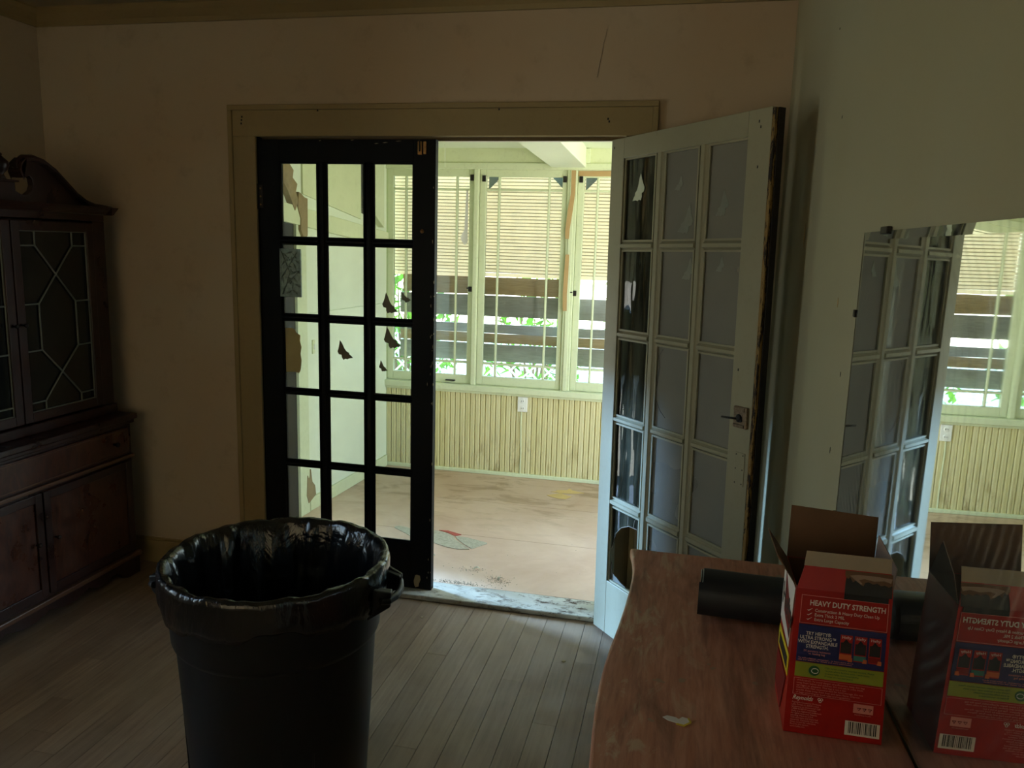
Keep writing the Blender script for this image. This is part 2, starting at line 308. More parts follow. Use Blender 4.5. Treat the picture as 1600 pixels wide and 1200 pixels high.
# ------------------------------------------------------------------ mesh helpers
class MB:
    def __init__(s): s.v = []; s.f = []
    def add(s, vs, fs):
        b = len(s.v); s.v += [tuple(q) for q in vs]; s.f += [tuple(i+b for i in f) for f in fs]; return s
    def box(s, x0, x1, y0, y1, z0, z1):
        return s.add([(x0, y0, z0), (x1, y0, z0), (x1, y1, z0), (x0, y1, z0), (x0, y0, z1), (x1, y0, z1), (x1, y1, z1), (x0, y1, z1)],
                     [(0, 3, 2, 1), (4, 5, 6, 7), (0, 1, 5, 4), (1, 2, 6, 5), (2, 3, 7, 6), (3, 0, 4, 7)])
    def hexa(s, p):
        """8 corners: four below, four above, same order"""
        return s.add(p, [(0, 3, 2, 1), (4, 5, 6, 7), (0, 1, 5, 4), (1, 2, 6, 5), (2, 3, 7, 6), (3, 0, 4, 7)])
    def prism(s, poly, ax, a, b):
        """extrude a 2D polygon along axis ax (0,1,2) from a to b; poly coords are the two other axes in order"""
        n = len(poly)
        def P(p, t):
            q = list(p); q.insert(ax, t); return tuple(q)
        vs = [P(p, a) for p in poly]+[P(p, b) for p in poly]
        fs = [tuple(range(n))[::-1], tuple(range(n, 2*n))]+[(i, (i+1) % n, n+(i+1) % n, n+i) for i in range(n)]
        return s.add(vs, fs)
    def tube(s, pts, r, n=8, closed=False):
        pts = [Vector(p) for p in pts]; rings = []; L = len(pts)
        for i, p in enumerate(pts):
            a = pts[(i-1) % L] if (closed or i) else pts[0]; b = pts[(i+1) % L] if (closed or i < L-1) else pts[-1]
            t = (b-a).normalized(); h = Vector((0, 0, 1)) if abs(t.z) < .9 else Vector((1, 0, 0))
            u = t.cross(h).normalized(); w = t.cross(u)
            rr = r[i] if isinstance(r, (list, tuple)) else r
            rings.append([p+(u*math.cos(2*PI*k/n)+w*math.sin(2*PI*k/n))*rr for k in range(n)])
        vs = [q for rg in rings for q in rg]; fs = []
        for i in range(L if closed else L-1):
            j = (i+1) % L
            for k in range(n): fs.append((i*n+k, i*n+(k+1) % n, j*n+(k+1) % n, j*n+k))
        if not closed: fs += [tuple(range(n)), tuple(range((L-1)*n, L*n))[::-1]]
        return s.add(vs, fs)
    def lathe(s, prof, n=32, c=(0, 0, 0), cap=True):
        vs = []; fs = []
        for (r, z) in prof:
            for k in range(n): vs.append((c[0]+r*math.cos(2*PI*k/n), c[1]+r*math.sin(2*PI*k/n), c[2]+z))
        for i in range(len(prof)-1):
            for k in range(n): fs.append((i*n+k, i*n+(k+1) % n, (i+1)*n+(k+1) % n, (i+1)*n+k))
        if cap: fs += [tuple(range(n))[::-1], tuple(range((len(prof)-1)*n, len(prof)*n))]
        return s.add(vs, fs)
    def mesh(s, name):
        me = bpy.data.meshes.new(name); me.from_pydata(s.v, [], s.f)
        bm = bmesh.new(); bm.from_mesh(me); bmesh.ops.recalc_face_normals(bm, faces=bm.faces); bm.to_mesh(me); bm.free()
        return me
    def build(s, name, mat, parent=None, smooth=False, bev=0, seg=2, origin=None):
        if origin is not None:
            o = Vector(origin); s.v = [tuple(Vector(q)-o) for q in s.v]
        me = s.mesh(name)
        for mm in (mat if isinstance(mat, (list, tuple)) else [mat]): me.materials.append(M[mm])
        ob = bpy.data.objects.new(name, me); COL.objects.link(ob)
        if origin is not None: ob.location = origin
        if parent:
            ob.parent = parent
        if smooth:
            for p in me.polygons: p.use_smooth = True
        if bev:
            b = ob.modifiers.new('bevel', 'BEVEL'); b.width = bev; b.segments = seg; b.limit_method = 'ANGLE'; b.angle_limit = .6
        return ob
def B(*a): return MB().box(*a)
def tag(o, label=None, cat=None, group=None, kind=None):
    if label: o['label'] = label
    if cat: o['category'] = cat
    if group: o['group'] = group
    if kind: o['kind'] = kind
    return o
def struct(o): o['kind'] = 'structure'; return o
def empty(name, loc=(0, 0, 0), rot=(0, 0, 0)):
    o = bpy.data.objects.new(name, None); o.empty_display_size = .1; COL.objects.link(o); o.location = loc; o.rotation_euler = rot; return o
def copy_of(src, parent=None, loc=None, scale=None, rot=None):
    c = src.copy(); COL.objects.link(c)
    if parent: c.parent = parent
    if loc is not None: c.location = loc
    if scale is not None: c.scale = scale
    if rot is not None: c.rotation_euler = rot
    return c

# ------------------------------------------------------------------ main room shell
XL, YR, CEIL = -1.10, -5.0, 2.60
OPX, OPZ = 1.62, 2.046
def xr(y): return 2.229-.022*y                 # right wall, very slightly out of square
m_ = MB(); m_.box(XL-.1, -.02, 0, .12, 0, CEIL); m_.box(OPX+.02, 2.34, 0, .12, 0, CEIL); m_.box(-.02, OPX+.02, 0, .12, OPZ+.03, CEIL)
struct(m_.build('wall_far', 'wall'))
m_ = MB()   # left wall with a window hole
for b in ((YR, -2.45, 0, CEIL), (-1.65, .12, 0, CEIL), (-2.45, -1.65, 0, .7), (-2.45, -1.65, 2.2, CEIL)): m_.box(XL-.12, XL, b[0], b[1], b[2], b[3])
struct(m_.build('wall_left', 'wall'))
y0, y1 = YR, .12
struct(MB().hexa([(xr(y0), y0, 0), (xr(y0)+.12, y0, 0), (xr(y1)+.12, y1, 0), (xr(y1), y1, 0), (xr(y0), y0, CEIL), (xr(y0)+.12, y0, CEIL), (xr(y1)+.12, y1, CEIL), (xr(y1), y1, CEIL)]).build('wall_right', 'wallR'))
m_ = MB()
for b in ((XL-.12, -.85, 0, CEIL), (1.75, 2.6, 0, CEIL), (-.85, 1.75, 0, .7), (-.85, 1.75, 2.2, CEIL)): m_.box(b[0], b[1], YR-.12, YR, b[2], b[3])
struct(m_.build('wall_rear', 'wall'))
struct(B(XL-.12, 2.6, YR-.12, .12, CEIL, CEIL+.1).build('ceiling', 'ceil'))
# crown moulding
pr = [(0, 2.53), (-.012, 2.53), (-.02, 2.548), (-.05, 2.575), (-.062, 2.592), (-.062, 2.6), (0, 2.6)]
struct(MB().prism(pr, 0, XL, 2.28).build('trim_1', 'casing', smooth=False))
pr2 = [(XL-p[0], p[1]) for p in pr]
m_ = MB(); n_ = len(pr2)
m_.add([(p[0], YR, p[1]) for p in pr2]+[(p[0], 0, p[1]) for p in pr2], [tuple(range(n_)), tuple(range(n_, 2*n_))[::-1]]+[(i, (i+1) % n_, n_+(i+1) % n_, n_+i) for i in range(n_)])
struct(m_.build('trim_2', 'casing'))
# baseboards
def baseboard(name, x0, x1):
    o = B(x0, x1, -.018, 0, 0, .115).build(name, 'casing', bev=.003); struct(o)
    B(x0, x1, -.014, 0, .115, .128).build('cap_moulding', 'casing', o, bev=.003); return o
baseboard('baseboard_far', XL, -.13)
baseboard('baseboard_far', 1.745, 2.225)
o = struct(B(XL, XL+.018, YR, -.02, 0, .12).build('baseboard_left', 'casing', bev=.003))
# floor: subfloor + strips running towards the doorway
fl = struct(B(XL-.12, 2.6, YR-.1, 0, -.08, -.018).build('floor', 'subfloor'))
proto = None; bw = .083; xx = XL
random.seed(3)
while xx < 2.33:
    y = YR+random.uniform(0, .9)-.6
    while y < 0:
        L = random.uniform(1.1, 2.6); a, b = max(y, YR), min(y+L, -.001)
        if b-a > .05:
            if proto is None:
                mb = MB().box(0, 1, 0, 1, -.018, 0); proto = mb.build('floor_board', 'board', fl)
                bv = None; o = proto
            else: o = copy_of(proto, fl)
            o.location = (xx+.0009, a+.0006, random.uniform(-.0008, 0)); o.scale = (bw-.0018, b-a-.0012, 1)
        y += L
    xx += bw

# door casing with raised back band
m_ = B(-.108, 0, -.015, 0, .0, OPZ); c1 = struct(m_.build('trim_3', 'casing', bev=.0025)); B(-.13, -.108, -.022, 0, 0, 2.156).build('back_band', 'casing', c1, bev=.003)
m_ = B(OPX, OPX+.1, -.015, 0, 0, OPZ); c2 = struct(m_.build('trim_4', 'casing_dark', bev=.0025)); B(OPX+.1, OPX+.122, -.022, 0, 0, 2.156).build('back_band', 'casing', c2, bev=.003)
c3 = struct(B(-.108, OPX+.1, -.015, 0, OPZ, 2.156).build('trim_5', 'casing', bev=.0025)); B(-.13, OPX+.122, -.022, 0, 2.156, 2.178).build('back_band', 'casing', c3, bev=.003)
# small nail holes in the head casing
for (nx, nz) in ((-.06, 2.128), (-.062, 2.115), (-.064, 2.10), (1.545, 2.11), (1.55, 2.10), (1.1, 2.150), (.3, 2.152)):
    B(nx-.003, nx+.003, -.0165, -.0148, nz-.004, nz+.004).build('nail_hole', 'slot', c3)
# jambs
struct(B(-.02, -.001, 0, .12, 0, OPZ+.03).build('trim_6', 'door_black')); struct(B(OPX+.001, OPX+.02, 0, .12, 0, OPZ+.03).build('trim_7', 'sun_trim'))
hj = struct(MB().box(0, OPX, .0, .12, OPZ+.002, OPZ+.03).build('trim_8', 'casing_dark'))
B(0, OPX, .045, .06, OPZ-.012, OPZ+.002).build('door_stop', 'casing_dark', hj)
B(.83, OPX, .085, .122, OPZ-.006, OPZ+.002).build('stop_edge', 'paper_white', hj)
# threshold
th = struct(B(-.0, OPX+.02, -.062, .105, -.0, .022).build('trim_9', 'threshold', bev=.006))

# crack in the plaster above the doorway
pts = [(1.523, -.0012, 2.45), (1.518, -.0012, 2.42), (1.512, -.0012, 2.40), (1.507, -.0012, 2.36), (1.498, -.0012, 2.31), (1.492, -.0012, 2.27)]
tag(MB().tube(pts, .0011, 5).build('plaster_crack', 'strip'), None, None, None, 'structure')

# scuffs and nail marks on the right wall beside the mirror
for (yy, zz, a, b) in ((-.62, 1.66, .006, .035), (-1.22, 1.49, .004, .012), (-1.33, 1.33, .003, .006), (-1.05, 1.95, .003, .004), (-1.30, 1.14, .003, .008), (-.9, 2.2, .004, .003)):
    o_ = MB().prism([(yy-a, zz), (yy-a*.3, zz+b), (yy+a*.8, zz+b*.6), (yy+a, zz-b*.2), (yy+a*.2, zz-b)], 0, xr(yy)-.0008, xr(yy)+.001).build('scuff_mark', 'tape' if b > .01 else 'slot', bpy.data.objects['wall_right'])

# ------------------------------------------------------------------ sunroom shell
YF = 1.93; SZ = .02; SXR = 2.9
def sl(y): return -.27+.06*y
struct(B(-.6, SXR+.2, .0, YF+.1, -.06, SZ-.004).build('floor', 'subfloor'))
sf = bpy.data.objects['floor.001']
# floor covering in three big sheets with open joints
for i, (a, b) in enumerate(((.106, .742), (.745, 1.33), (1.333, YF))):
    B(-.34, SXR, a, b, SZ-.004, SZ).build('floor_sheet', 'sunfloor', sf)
m_ = MB()
for (a, b, z0, z1) in ((.60, YF, 0, 2.5), (.12, .14, 0, 2.5), (.14, .60, 1.40, 2.5)):  # low doorway gap added, sized to light the white door's lower part
    m_.hexa([(sl(a)-.1, a, z0), (sl(a), a, z0), (sl(b), b, z0), (sl(b)-.1, b, z0), (sl(a)-.1, a, z1), (sl(a), a, z1), (sl(b), b, z1), (sl(b)-.1, b, z1)])
wl_ = struct(m_.build('wall_sunroom_left', 'sun_smooth'))
def onleft(ya, yb, za, zb, t=.012, zc_=None, zd=None):
    """slab on the sunroom's left wall; zc_/zd give the far end its own heights"""
    zc_ = za if zc_ is None else zc_; zd = zb if zd is None else zd
    return MB().hexa([(sl(ya), ya, za), (sl(ya)+t, ya, za), (sl(yb)+t, yb, zc_), (sl(yb), yb, zc_), (sl(ya), ya, zb), (sl(ya)+t, ya, zb), (sl(yb)+t, yb, zd), (sl(yb), yb, zd)])
onleft(.85, 1.91, SZ, .10, .018).build('skirting_board', 'sun_paint', wl_, bev=.003)
onleft(.13, 1.90, 1.745, 1.845, .03, 1.575, 1.672).build('sloping_rail', 'sun_paint', wl_, bev=.003)
onleft(.83, 1.53, 1.855, 2.25, .012, 1.745, 2.18).build('upper_panel', 'sun_paint', wl_, bev=.002)
onleft(1.535, 1.62, 1.79, 2.15, .004, 1.77, 2.14).build('dark_window_gap', 'slot', wl_)
onleft(1.62, 1.80, 1.80, 2.2, .045, 1.70, 2.2).build('corner_post', 'sun_trim', wl_, bev=.004)
onleft(.62, .735, SZ, 1.70, .006).build('dark_jamb', 'metal_dark', wl_)
onleft(.74, .84, SZ, 1.70, .02).build('jamb_casing', 'sun_trim', wl_, bev=.002)
onleft(.86, 1.86, .10, 1.19, .007).build('lower_panel', 'sun_smooth', wl_, bev=.001)
onleft(.86, 1.86, 1.195, 1.66, .007, 1.195, 1.57).build('middle_panel', 'sun_smooth', wl_, bev=.001)
def leftpoly(name, pts, mat, t, parent=wl_):
    m_ = MB(); n = len(pts)
    m_.add([(sl(y)+.0, y, z) for y, z in pts]+[(sl(y)+t, y, z) for y, z in pts], [tuple(range(n)), tuple(range(n, 2*n))[::-1]]+[(i, (i+1) % n, n+(i+1) % n, n+i) for i in range(n)])
    return m_.build(name, mat, parent)
leftpoly('bare_patch', [(.60, 2.01), (.66, 2.0), (.70, 1.97), (.69, 1.93), (.735, 1.90), (.72, 1.86), (.745, 1.81), (.71, 1.76), (.64, 1.86), (.60, 1.9)], 'bare_board', .034)
leftpoly('bare_patch', [(.745, 1.86), (.775, 1.85), (.80, 1.835), (.835, 1.83), (.83, 1.63), (.80, 1.60), (.76, 1.66), (.765, 1.72), (.735, 1.78)], 'bare_board', .036)
leftpoly('bare_patch', [(.80, .13), (.81, .25), (.83, .22), (.845, .28), (.86, .2), (.89, .17), (.90, .11), (.82, .08)], 'bare_board', .024)
o = onleft(.905, .93, .955, 1.035, .014).build('switch_plate', 'sun_paint'); tag(o, 'pale green painted light switch plate on the sunroom side wall', 'light switch')
onleft(.914, .921, .98, 1.01, .02).build('toggle', 'plastic_white', o)
# far wall of the sunroom: knee wall, header, end strip
m_ = MB(); m_.box(-.3, SXR, YF+.02, YF+.12, 0, .60); m_.box(-.3, SXR, YF+.02, YF+.12, 2.14, 2.5)
ws = struct(m_.build('wall_sunroom_far', 'sun_paint'))
B(-.3, -.152, YF+.02, YF+.12, .6, 2.14).build('corner_strip', 'sun_paint', ws)
B(-.2, SXR, YF-.012, YF+.05, 2.098, 2.14).build('head_moulding', 'sun_trim', ws, bev=.004)
B(-.2, SXR, YF-.002, YF+.02, 2.14, 2.235).build('frieze_board', 'sun_paint', ws, bev=.003)
sll = B(-.2, SXR, YF-.028, YF+.06, .606, .650).build('window_sill', 'sun_trim', ws, bev=.006)
B(-.2, SXR, YF-.012, YF+.02, .590, .606).build('sill_apron', 'sun_trim', ws, bev=.003)
B(-.2, SXR, YF-.014, YF+.02, SZ, .045).build('floor_batten', 'sun_trim', ws, bev=.004)
# beadboard: every board its own piece, with a centre bead
bb = None; random.seed(11); k = 0; x0 = -.155; bwid = .0365
prof = [(0, .012), (.003, .004), (.006, 0), (.0165, 0), (.0175, .003), (.0195, .003), (.0205, 0), (.0315, 0), (.0342, .004), (.0362, .012)]
while x0 < SXR-.02 and k < 95:
    if bb is None:
        m_ = MB(); m_.prism(prof, 2, .045, .592); bb = m_.build('beadboard', 'bead', ws); o = bb
    else: o = copy_of(bb, ws)
    o.location = (x0, YF+random.uniform(-.001, .002), 0); x0 += bwid; k += 1
m_ = MB()
for (a, b, z0, z1) in ((.1, .5, 0, 2.5), (1.5, YF+.1, 0, 2.5), (.5, 1.5, 2.1, 2.5)): m_.box(SXR, SXR+.1, a, b, z0, z1)  # doorway gap added in this unseen wall to brighten the floor
struct(m_.build('wall_sunroom_right', 'sun_smooth'))
# ceiling, sloping gently down to the window wall
struct(MB().hexa([(-.6, .12, 2.36), (SXR+.1, .12, 2.36), (SXR+.1, YF+.12, 2.225), (-.6, YF+.12, 2.225), (-.6, .12, 2.5), (SXR+.1, .12, 2.5), (SXR+.1, YF+.12, 2.5), (-.6, YF+.12, 2.5)]).build('ceiling_sunroom', 'sun_smooth'))
# rafter box
struct(MB().hexa([(.93, .12, 2.19), (1.17, .12, 2.19), (1.208, YF, 2.112), (.983, YF, 2.112), (.93, .12, 2.4), (1.17, .12, 2.4), (1.208, YF, 2.3), (.983, YF, 2.3)]).build('trim_10', 'sun_smooth', bev=.004))
B(1.17, 1.235, YF-.03, YF-.002, 2.14, 2.23).build('batten', 'sun_trim', bpy.data.objects['trim_10'], bev=.003)

# ------------------------------------------------------------------ sunroom windows
ZB, ZT = .652, 2.100
posts = [(.463, .500), (1.092, 1.155), (1.745, 1.805), (2.37, 2.42), (2.86, 2.92)]
for i, (a, b) in enumerate(posts):
    o = struct(B(a, b, YF-.004, YF+.11, .64, 2.11).build('trim_%d' % (11+i), 'sun_trim', bev=.004))
    B((a+b)/2-.014, (a+b)/2+.014, YF-.012, YF-.004, .65, 2.1).build('cover_bead', 'sun_trim', o, bev=.003)
def make_window(idx, a, b, latchx=None, pull=None, hinges=()):
    """casement with a prairie grid: narrow panes at both sides, top and bottom"""
    w = empty('window_%d' % idx, ((a+b)/2, YF, ZB)); w['kind'] = 'structure'
    ox, oz = (a+b)/2, ZB
    def bx(n, x0, x1, y0_, y1_, z0, z1, mat='sun_trim', bev=.003, par=w):
        return B(x0-ox, x1-ox, y0_, y1_, z0-oz, z1-oz).build(n, mat, par, bev=bev)
    st = .042; g0, g1 = a+st, b-st*.8; t0, t1 = .712, 2.052
    bx('stile', a, g0, .012, .046, ZB, ZT); bx('stile', g1, b, .012, .046, ZB, ZT)
    bx('rail', g0, g1, .012, .046, ZB, t0); bx('rail', g0, g1, .012, .046, t1, ZT)
    mw = .014; xs = [g0+.088, g1-.088]; zs = [.800, 1.968]
    for q in xs: bx('muntin', q-mw/2, q+mw/2, .016, .042, t0, t1, bev=.004)
    for q in zs:
        for (p0, p1) in ((g0, xs[0]-mw/2), (xs[0]+mw/2, xs[1]-mw/2), (xs[1]+mw/2, g1)): bx('muntin', p0, p1, .017, .041, q-mw/2, q+mw/2, bev=.004)
    X = [g0, xs[0]-mw/2, xs[0]+mw/2, xs[1]-mw/2, xs[1]+mw/2, g1]; Z = [t0, zs[0]-mw/2, zs[0]+mw/2, zs[1]-mw/2, zs[1]+mw/2, t1]
    for i in (0, 2, 4):
        for j in (0, 2, 4): bx('pane', X[i], X[i+1], .028, .031, Z[j], Z[j+1], 'window_glass', 0)
    for (hx_, hz_) in hinges:
        hb = bx('hinge', hx_-.012, hx_+.012, .002, .013, hz_-.02, hz_+.02, 'metal_dark', .002)
    if latchx is not None:
        l_ = bx('latch', latchx-.02, latchx+.012, .0, .014, 1.29, 1.325, 'metal_dark', .003)
        bx('lever', latchx-.028, latchx-.012, -.012, .0, 1.31, 1.318, 'metal_dark', .002, l_)
    if pull:
        bx('pull', pull-.05, pull+.02, -.012, .008, .668, .676, 'metal_dark', .003)
    return w
make_window(1, -.150, .463, .455, .335, ((.448, 2.045),))
make_window(2, .502, 1.090, None, None, ((.530, 2.04), (1.072, 2.04)))
make_window(3, 1.157, 1.743, 1.165, None, ((1.178, 2.04),))
make_window(4, 1.807, 2.368); make_window(5, 2.422, 2.858)

# strips of tan tape on the second post and head of window 3
def strip(pts, w, y, label):
    m_ = MB(); L = []; R_ = []
    for (px, pz) in pts: L.append((px-w/2+random.uniform(-.003, .003), pz)); R_.append((px+w/2+random.uniform(-.003, .003), pz))
    m_.prism(L+R_[::-1], 1, y-.0012, y); return tag(m_.build('tape_strip', 'tape'), label, 'tape')
strip([(1.132, 2.095), (1.13, 1.95), (1.118, 1.85), (1.106, 1.72), (1.103, 1.66)], .028, YF-.0125, 'upper tan tape strip on the post between middle and right windows')
strip([(1.112, 1.56), (1.108, 1.42), (1.104, 1.30), (1.108, 1.19)], .026, YF-.0125, 'lower tan tape strip on the post beside the dark window latch')
m_ = MB().prism([(1.158, 2.062), (1.25, 2.06), (1.5, 2.062), (1.7, 2.06), (1.7, 2.094), (1.4, 2.096), (1.158, 2.093)], 1, YF+.0105, YF+.0118)
tag(m_.build('tape_strip', 'tape'), 'horizontal tan tape strip along the head of the right window', 'tape')
# small shreds of paper caught on the left window glass
m_ = MB().prism([(.405, 1.97), (.418, 1.97), (.418, 1.62), (.40, 1.60), (.375, 1.63), (.37, 1.66), (.395, 1.70)], 1, YF+.0245, YF+.0265)
tag(m_.build('paper_scrap', 'paper_white'), 'torn white paper scrap stuck on the left sunroom window glass', 'paper')
# pull cord hanging from the ceiling
tag(MB().tube([(.30, YF-.13, 2.27), (.30, YF-.13, 2.16), (.301, YF-.13, 2.10)], .0016, 6).build('pull_cord', 'cord'), 'thin white pull cord hanging from the sunroom ceiling', 'cord')
# outlet and its surface cable
out = empty('electrical_outlet', (.84, YF-.002, .536)); tag(out, 'white electrical outlet on the green beadboard below the middle window', 'outlet')
B(-.034, .034, -.008, .0, -.052, .052).build('cover_plate', 'plastic_white', out, bev=.003)
for dz in (-.025, .025):
    MB().lathe([(.016, 0), (.016, .003), (.014, .004)], 16).build('socket', 'plastic_white', out).matrix_local = Matrix.Translation((0, -.008, dz)) @ Matrix.Rotation(PI/2, 4, 'X')
    sk = [c for c in out.children if c.name.startswith('socket')][-1]
    for dx in (-.006, .006): B(dx-.0014, dx+.0014, -.004, .004, .0035, .0055).build('slot', 'slot', sk)
tag(MB().tube([(.835, YF-.006, .484), (.832, YF-.006, .4), (.838, YF-.006, .2), (.836, YF-.006, .04)], .004, 6).build('wall_cable', 'sun_trim'), 'painted cable running from the outlet down to the floor', 'cable')

# ------------------------------------------------------------------ outside: blinds, planks, lattice, plants
def blind(name, x0, x1, zbot, y, label, tilt=0):
    e = empty(name, ((x0+x1)/2, y, zbot)); tag(e, label, 'blind', 'roll-up blinds outside the sunroom windows')
    w_ = x1-x0; pitch_ = .0225; n = int((2.10-zbot)/pitch_)
    pf = [(-.003, .001), (0, .002), (.001, .010), (.0, .0185), (-.003, .0188), (-.005, .010)]
    s0 = None
    for i in range(n):
        if s0 is None: s0 = MB().prism(pf, 0, -w_/2, w_/2).build('slat', 'slat', e); o = s0
        else: o = copy_of(s0, e)
        o.location = (0, random.uniform(-.002, .002), .03+i*pitch_); o.rotation_euler = (0, tilt+random.uniform(-.001, .001), 0)
    m_ = MB()
    for i in range(n+1): m_.box(-w_/2, w_/2, .003, .005, .028+i*pitch_-.0030, .028+i*pitch_+.0040)
    lk_ = m_.build('slat_links', 'slat_link', e); lk_['kind'] = 'stuff'; lk_.rotation_euler = (0, tilt, 0)
    B(-w_/2, w_/2, -.008, .008, 0, .026).build('bottom_rail', 'slat', e, bev=.004)
    return e
blind('rollup_blind', -.19, .49, 1.385, YF+.16, 'cream slatted blind outside the left sunroom window', .006)
blind('rollup_blind', .50, 1.74, 1.392, YF+.155, 'wide cream slatted blind outside the middle and right sunroom windows', .004)
for nm, (bx_, s_, lb) in enumerate(((.545, 1, 'grey triangular bracket at upper corner of the middle window, far side from the tape'), (1.060, -1, 'small grey triangular bracket in the middle window beside the taped post'), (1.20, 1, 'grey triangular bracket at upper corner of the right window'))):
    o = MB().prism([(bx_, 2.06), (bx_+s_*.085, 2.06), (bx_, 1.975)], 1, YF+.085, YF+.095).build('blind_bracket', 'bracket'); tag(o, lb, 'bracket', 'blind brackets')
def plank(x0, x1, z0, z1, y, mat, label, dz=0):
    m_ = MB(); n = 10; top = []; bot = []
    for i in range(n+1):
        t = i/n; top.append((x0+(x1-x0)*t, z1+dz*t+random.uniform(-.002, .002))); bot.append((x0+(x1-x0)*t, z0+dz*t+random.uniform(-.002, .002)))
    m_.prism(bot+top[::-1], 1, y, y+.022); return tag(m_.build('wooden_plank', mat), label, 'plank', 'planks nailed outside the sunroom windows')
PY = YF+.135
plank(-.08, 1.13, 1.268, 1.388, PY, 'plank_brown', 'brown weathered plank just under the blinds, topmost outside the windows')
plank(-.10, 1.80, 1.118, 1.262, PY, 'plank_grey', 'dark grey plank second from the top outside the windows')
plank(-.10, 1.80, 1.000, 1.062, PY, 'plank_grey', 'narrow grey plank below the wide bright gap outside the windows')
plank(-.10, 1.80, .930, .996, PY+.004, 'plank_brown', 'narrow brown plank under the narrow grey one outside the windows')
plank(-.10, 1.80, .803, .922, PY, 'plank_grey', 'dark grey plank lowest outside the windows')
struct(B(-14, 16, YF+.13, 16, -.5, -.45).build('yard_ground', 'ground'))
# lattice screen low outside the windows
lt = empty('lattice_screen', (1.2, 3.1, -.3)); tag(lt, 'white diagonal lattice screen outside, seen below the planks', 'lattice')
for s_ in (-1, 1):
    m_ = MB()
    for i in range(-8, 34):
        cx_ = -1.6+i*.16; L = 1.15
        a = Vector((cx_, 0, 0)); b = a+Vector((s_*L, 0, L)); d_ = Vector((.02, 0, 0))
        m_.hexa([a+Vector((0, -.004+.005*s_, 0)), a+d_+Vector((0, -.004+.005*s_, 0)), a+d_+Vector((0, .004+.005*s_, 0)), a+Vector((0, .004+.005*s_, 0)), b+Vector((0, -.004+.005*s_, 0)), b+d_+Vector((0, -.004+.005*s_, 0)), b+d_+Vector((0, .004+.005*s_, 0)), b+Vector((0, .004+.005*s_, 0))])
    o = m_.build('laths', 'lath', lt); o['kind'] = 'stuff'
B(-1.6, 3.4, -.02, .02, 1.15, 1.19).build('top_rail', 'lath', lt, bev=.004)
for px in (-1.5, .2, 1.9, 3.3): B(px-.03, px+.03, -.03, .03, -.15, 1.17).build('post', 'lath', lt, bev=.004)
def bush(name, cx_, cy_, r, h, n, mat, label, seed, lw=.05, z0=-.45):
    random.seed(seed); e = empty(name, (cx_, cy_, z0)); tag(e, label, 'bush')
    m_ = MB()
    for i in range(14):
        a = random.uniform(0, 2*PI); q = random.uniform(.2, .8)*r; zz = h*random.uniform(.5, .95)
        m_.tube([(0, 0, 0), (math.cos(a)*q*.5, math.sin(a)*q*.5, zz*.5), (math.cos(a)*q, math.sin(a)*q, zz)], [.02, .012, .005], 5)
    m_.build('stems', 'twig', e)
    m_ = MB()
    for i in range(n):
        a = random.uniform(0, 2*PI); t = random.random()**.5*r; zz = h*random.uniform(.05, 1); k_ = 1-.5*abs(zz/h-.5)
        c = Vector((math.cos(a)*t*k_, math.sin(a)*t*k_, zz)); d = Vector((random.gauss(0, 1), random.gauss(0, 1), random.gauss(0, .8))).normalized(); u = d.cross(Vector((.3, .5, .8))).normalized(); l_ = lw*random.uniform(1.2, 2.6)
        m_.add([c-d*l_, c+u*lw*.5, c+d*l_, c-u*lw*.5], [(0, 1, 2, 3)])
    f_ = m_.build('leaves', mat, e); f_['kind'] = 'stuff'
bush('bush', -.75, 3.9, .6, 2.05, 900, 'leaf', 'bright green leafy bush outside beyond the left window', 21)
bush('bush', .45, 4.3, .5, 1.75, 500, 'leaf', 'bright green bush outside beyond the middle window', 22)
bush('bush', 1.55, 5.4, .6, 2.3, 380, 'leaf_pale', 'pale airy bush outside beyond the right window', 23)
bush('bush', 2.9, 4.4, .6, 2.1, 420, 'leaf_pale', 'pale bush outside beyond the windows behind the white door', 24)
struct(MB().box(-9.0, -8.0, -2.5, 6.0, -.45, .6).build('low_sky_blocker', 'skyblock'))  # unseen hedge-like block, added to cut low sky at the side doorway

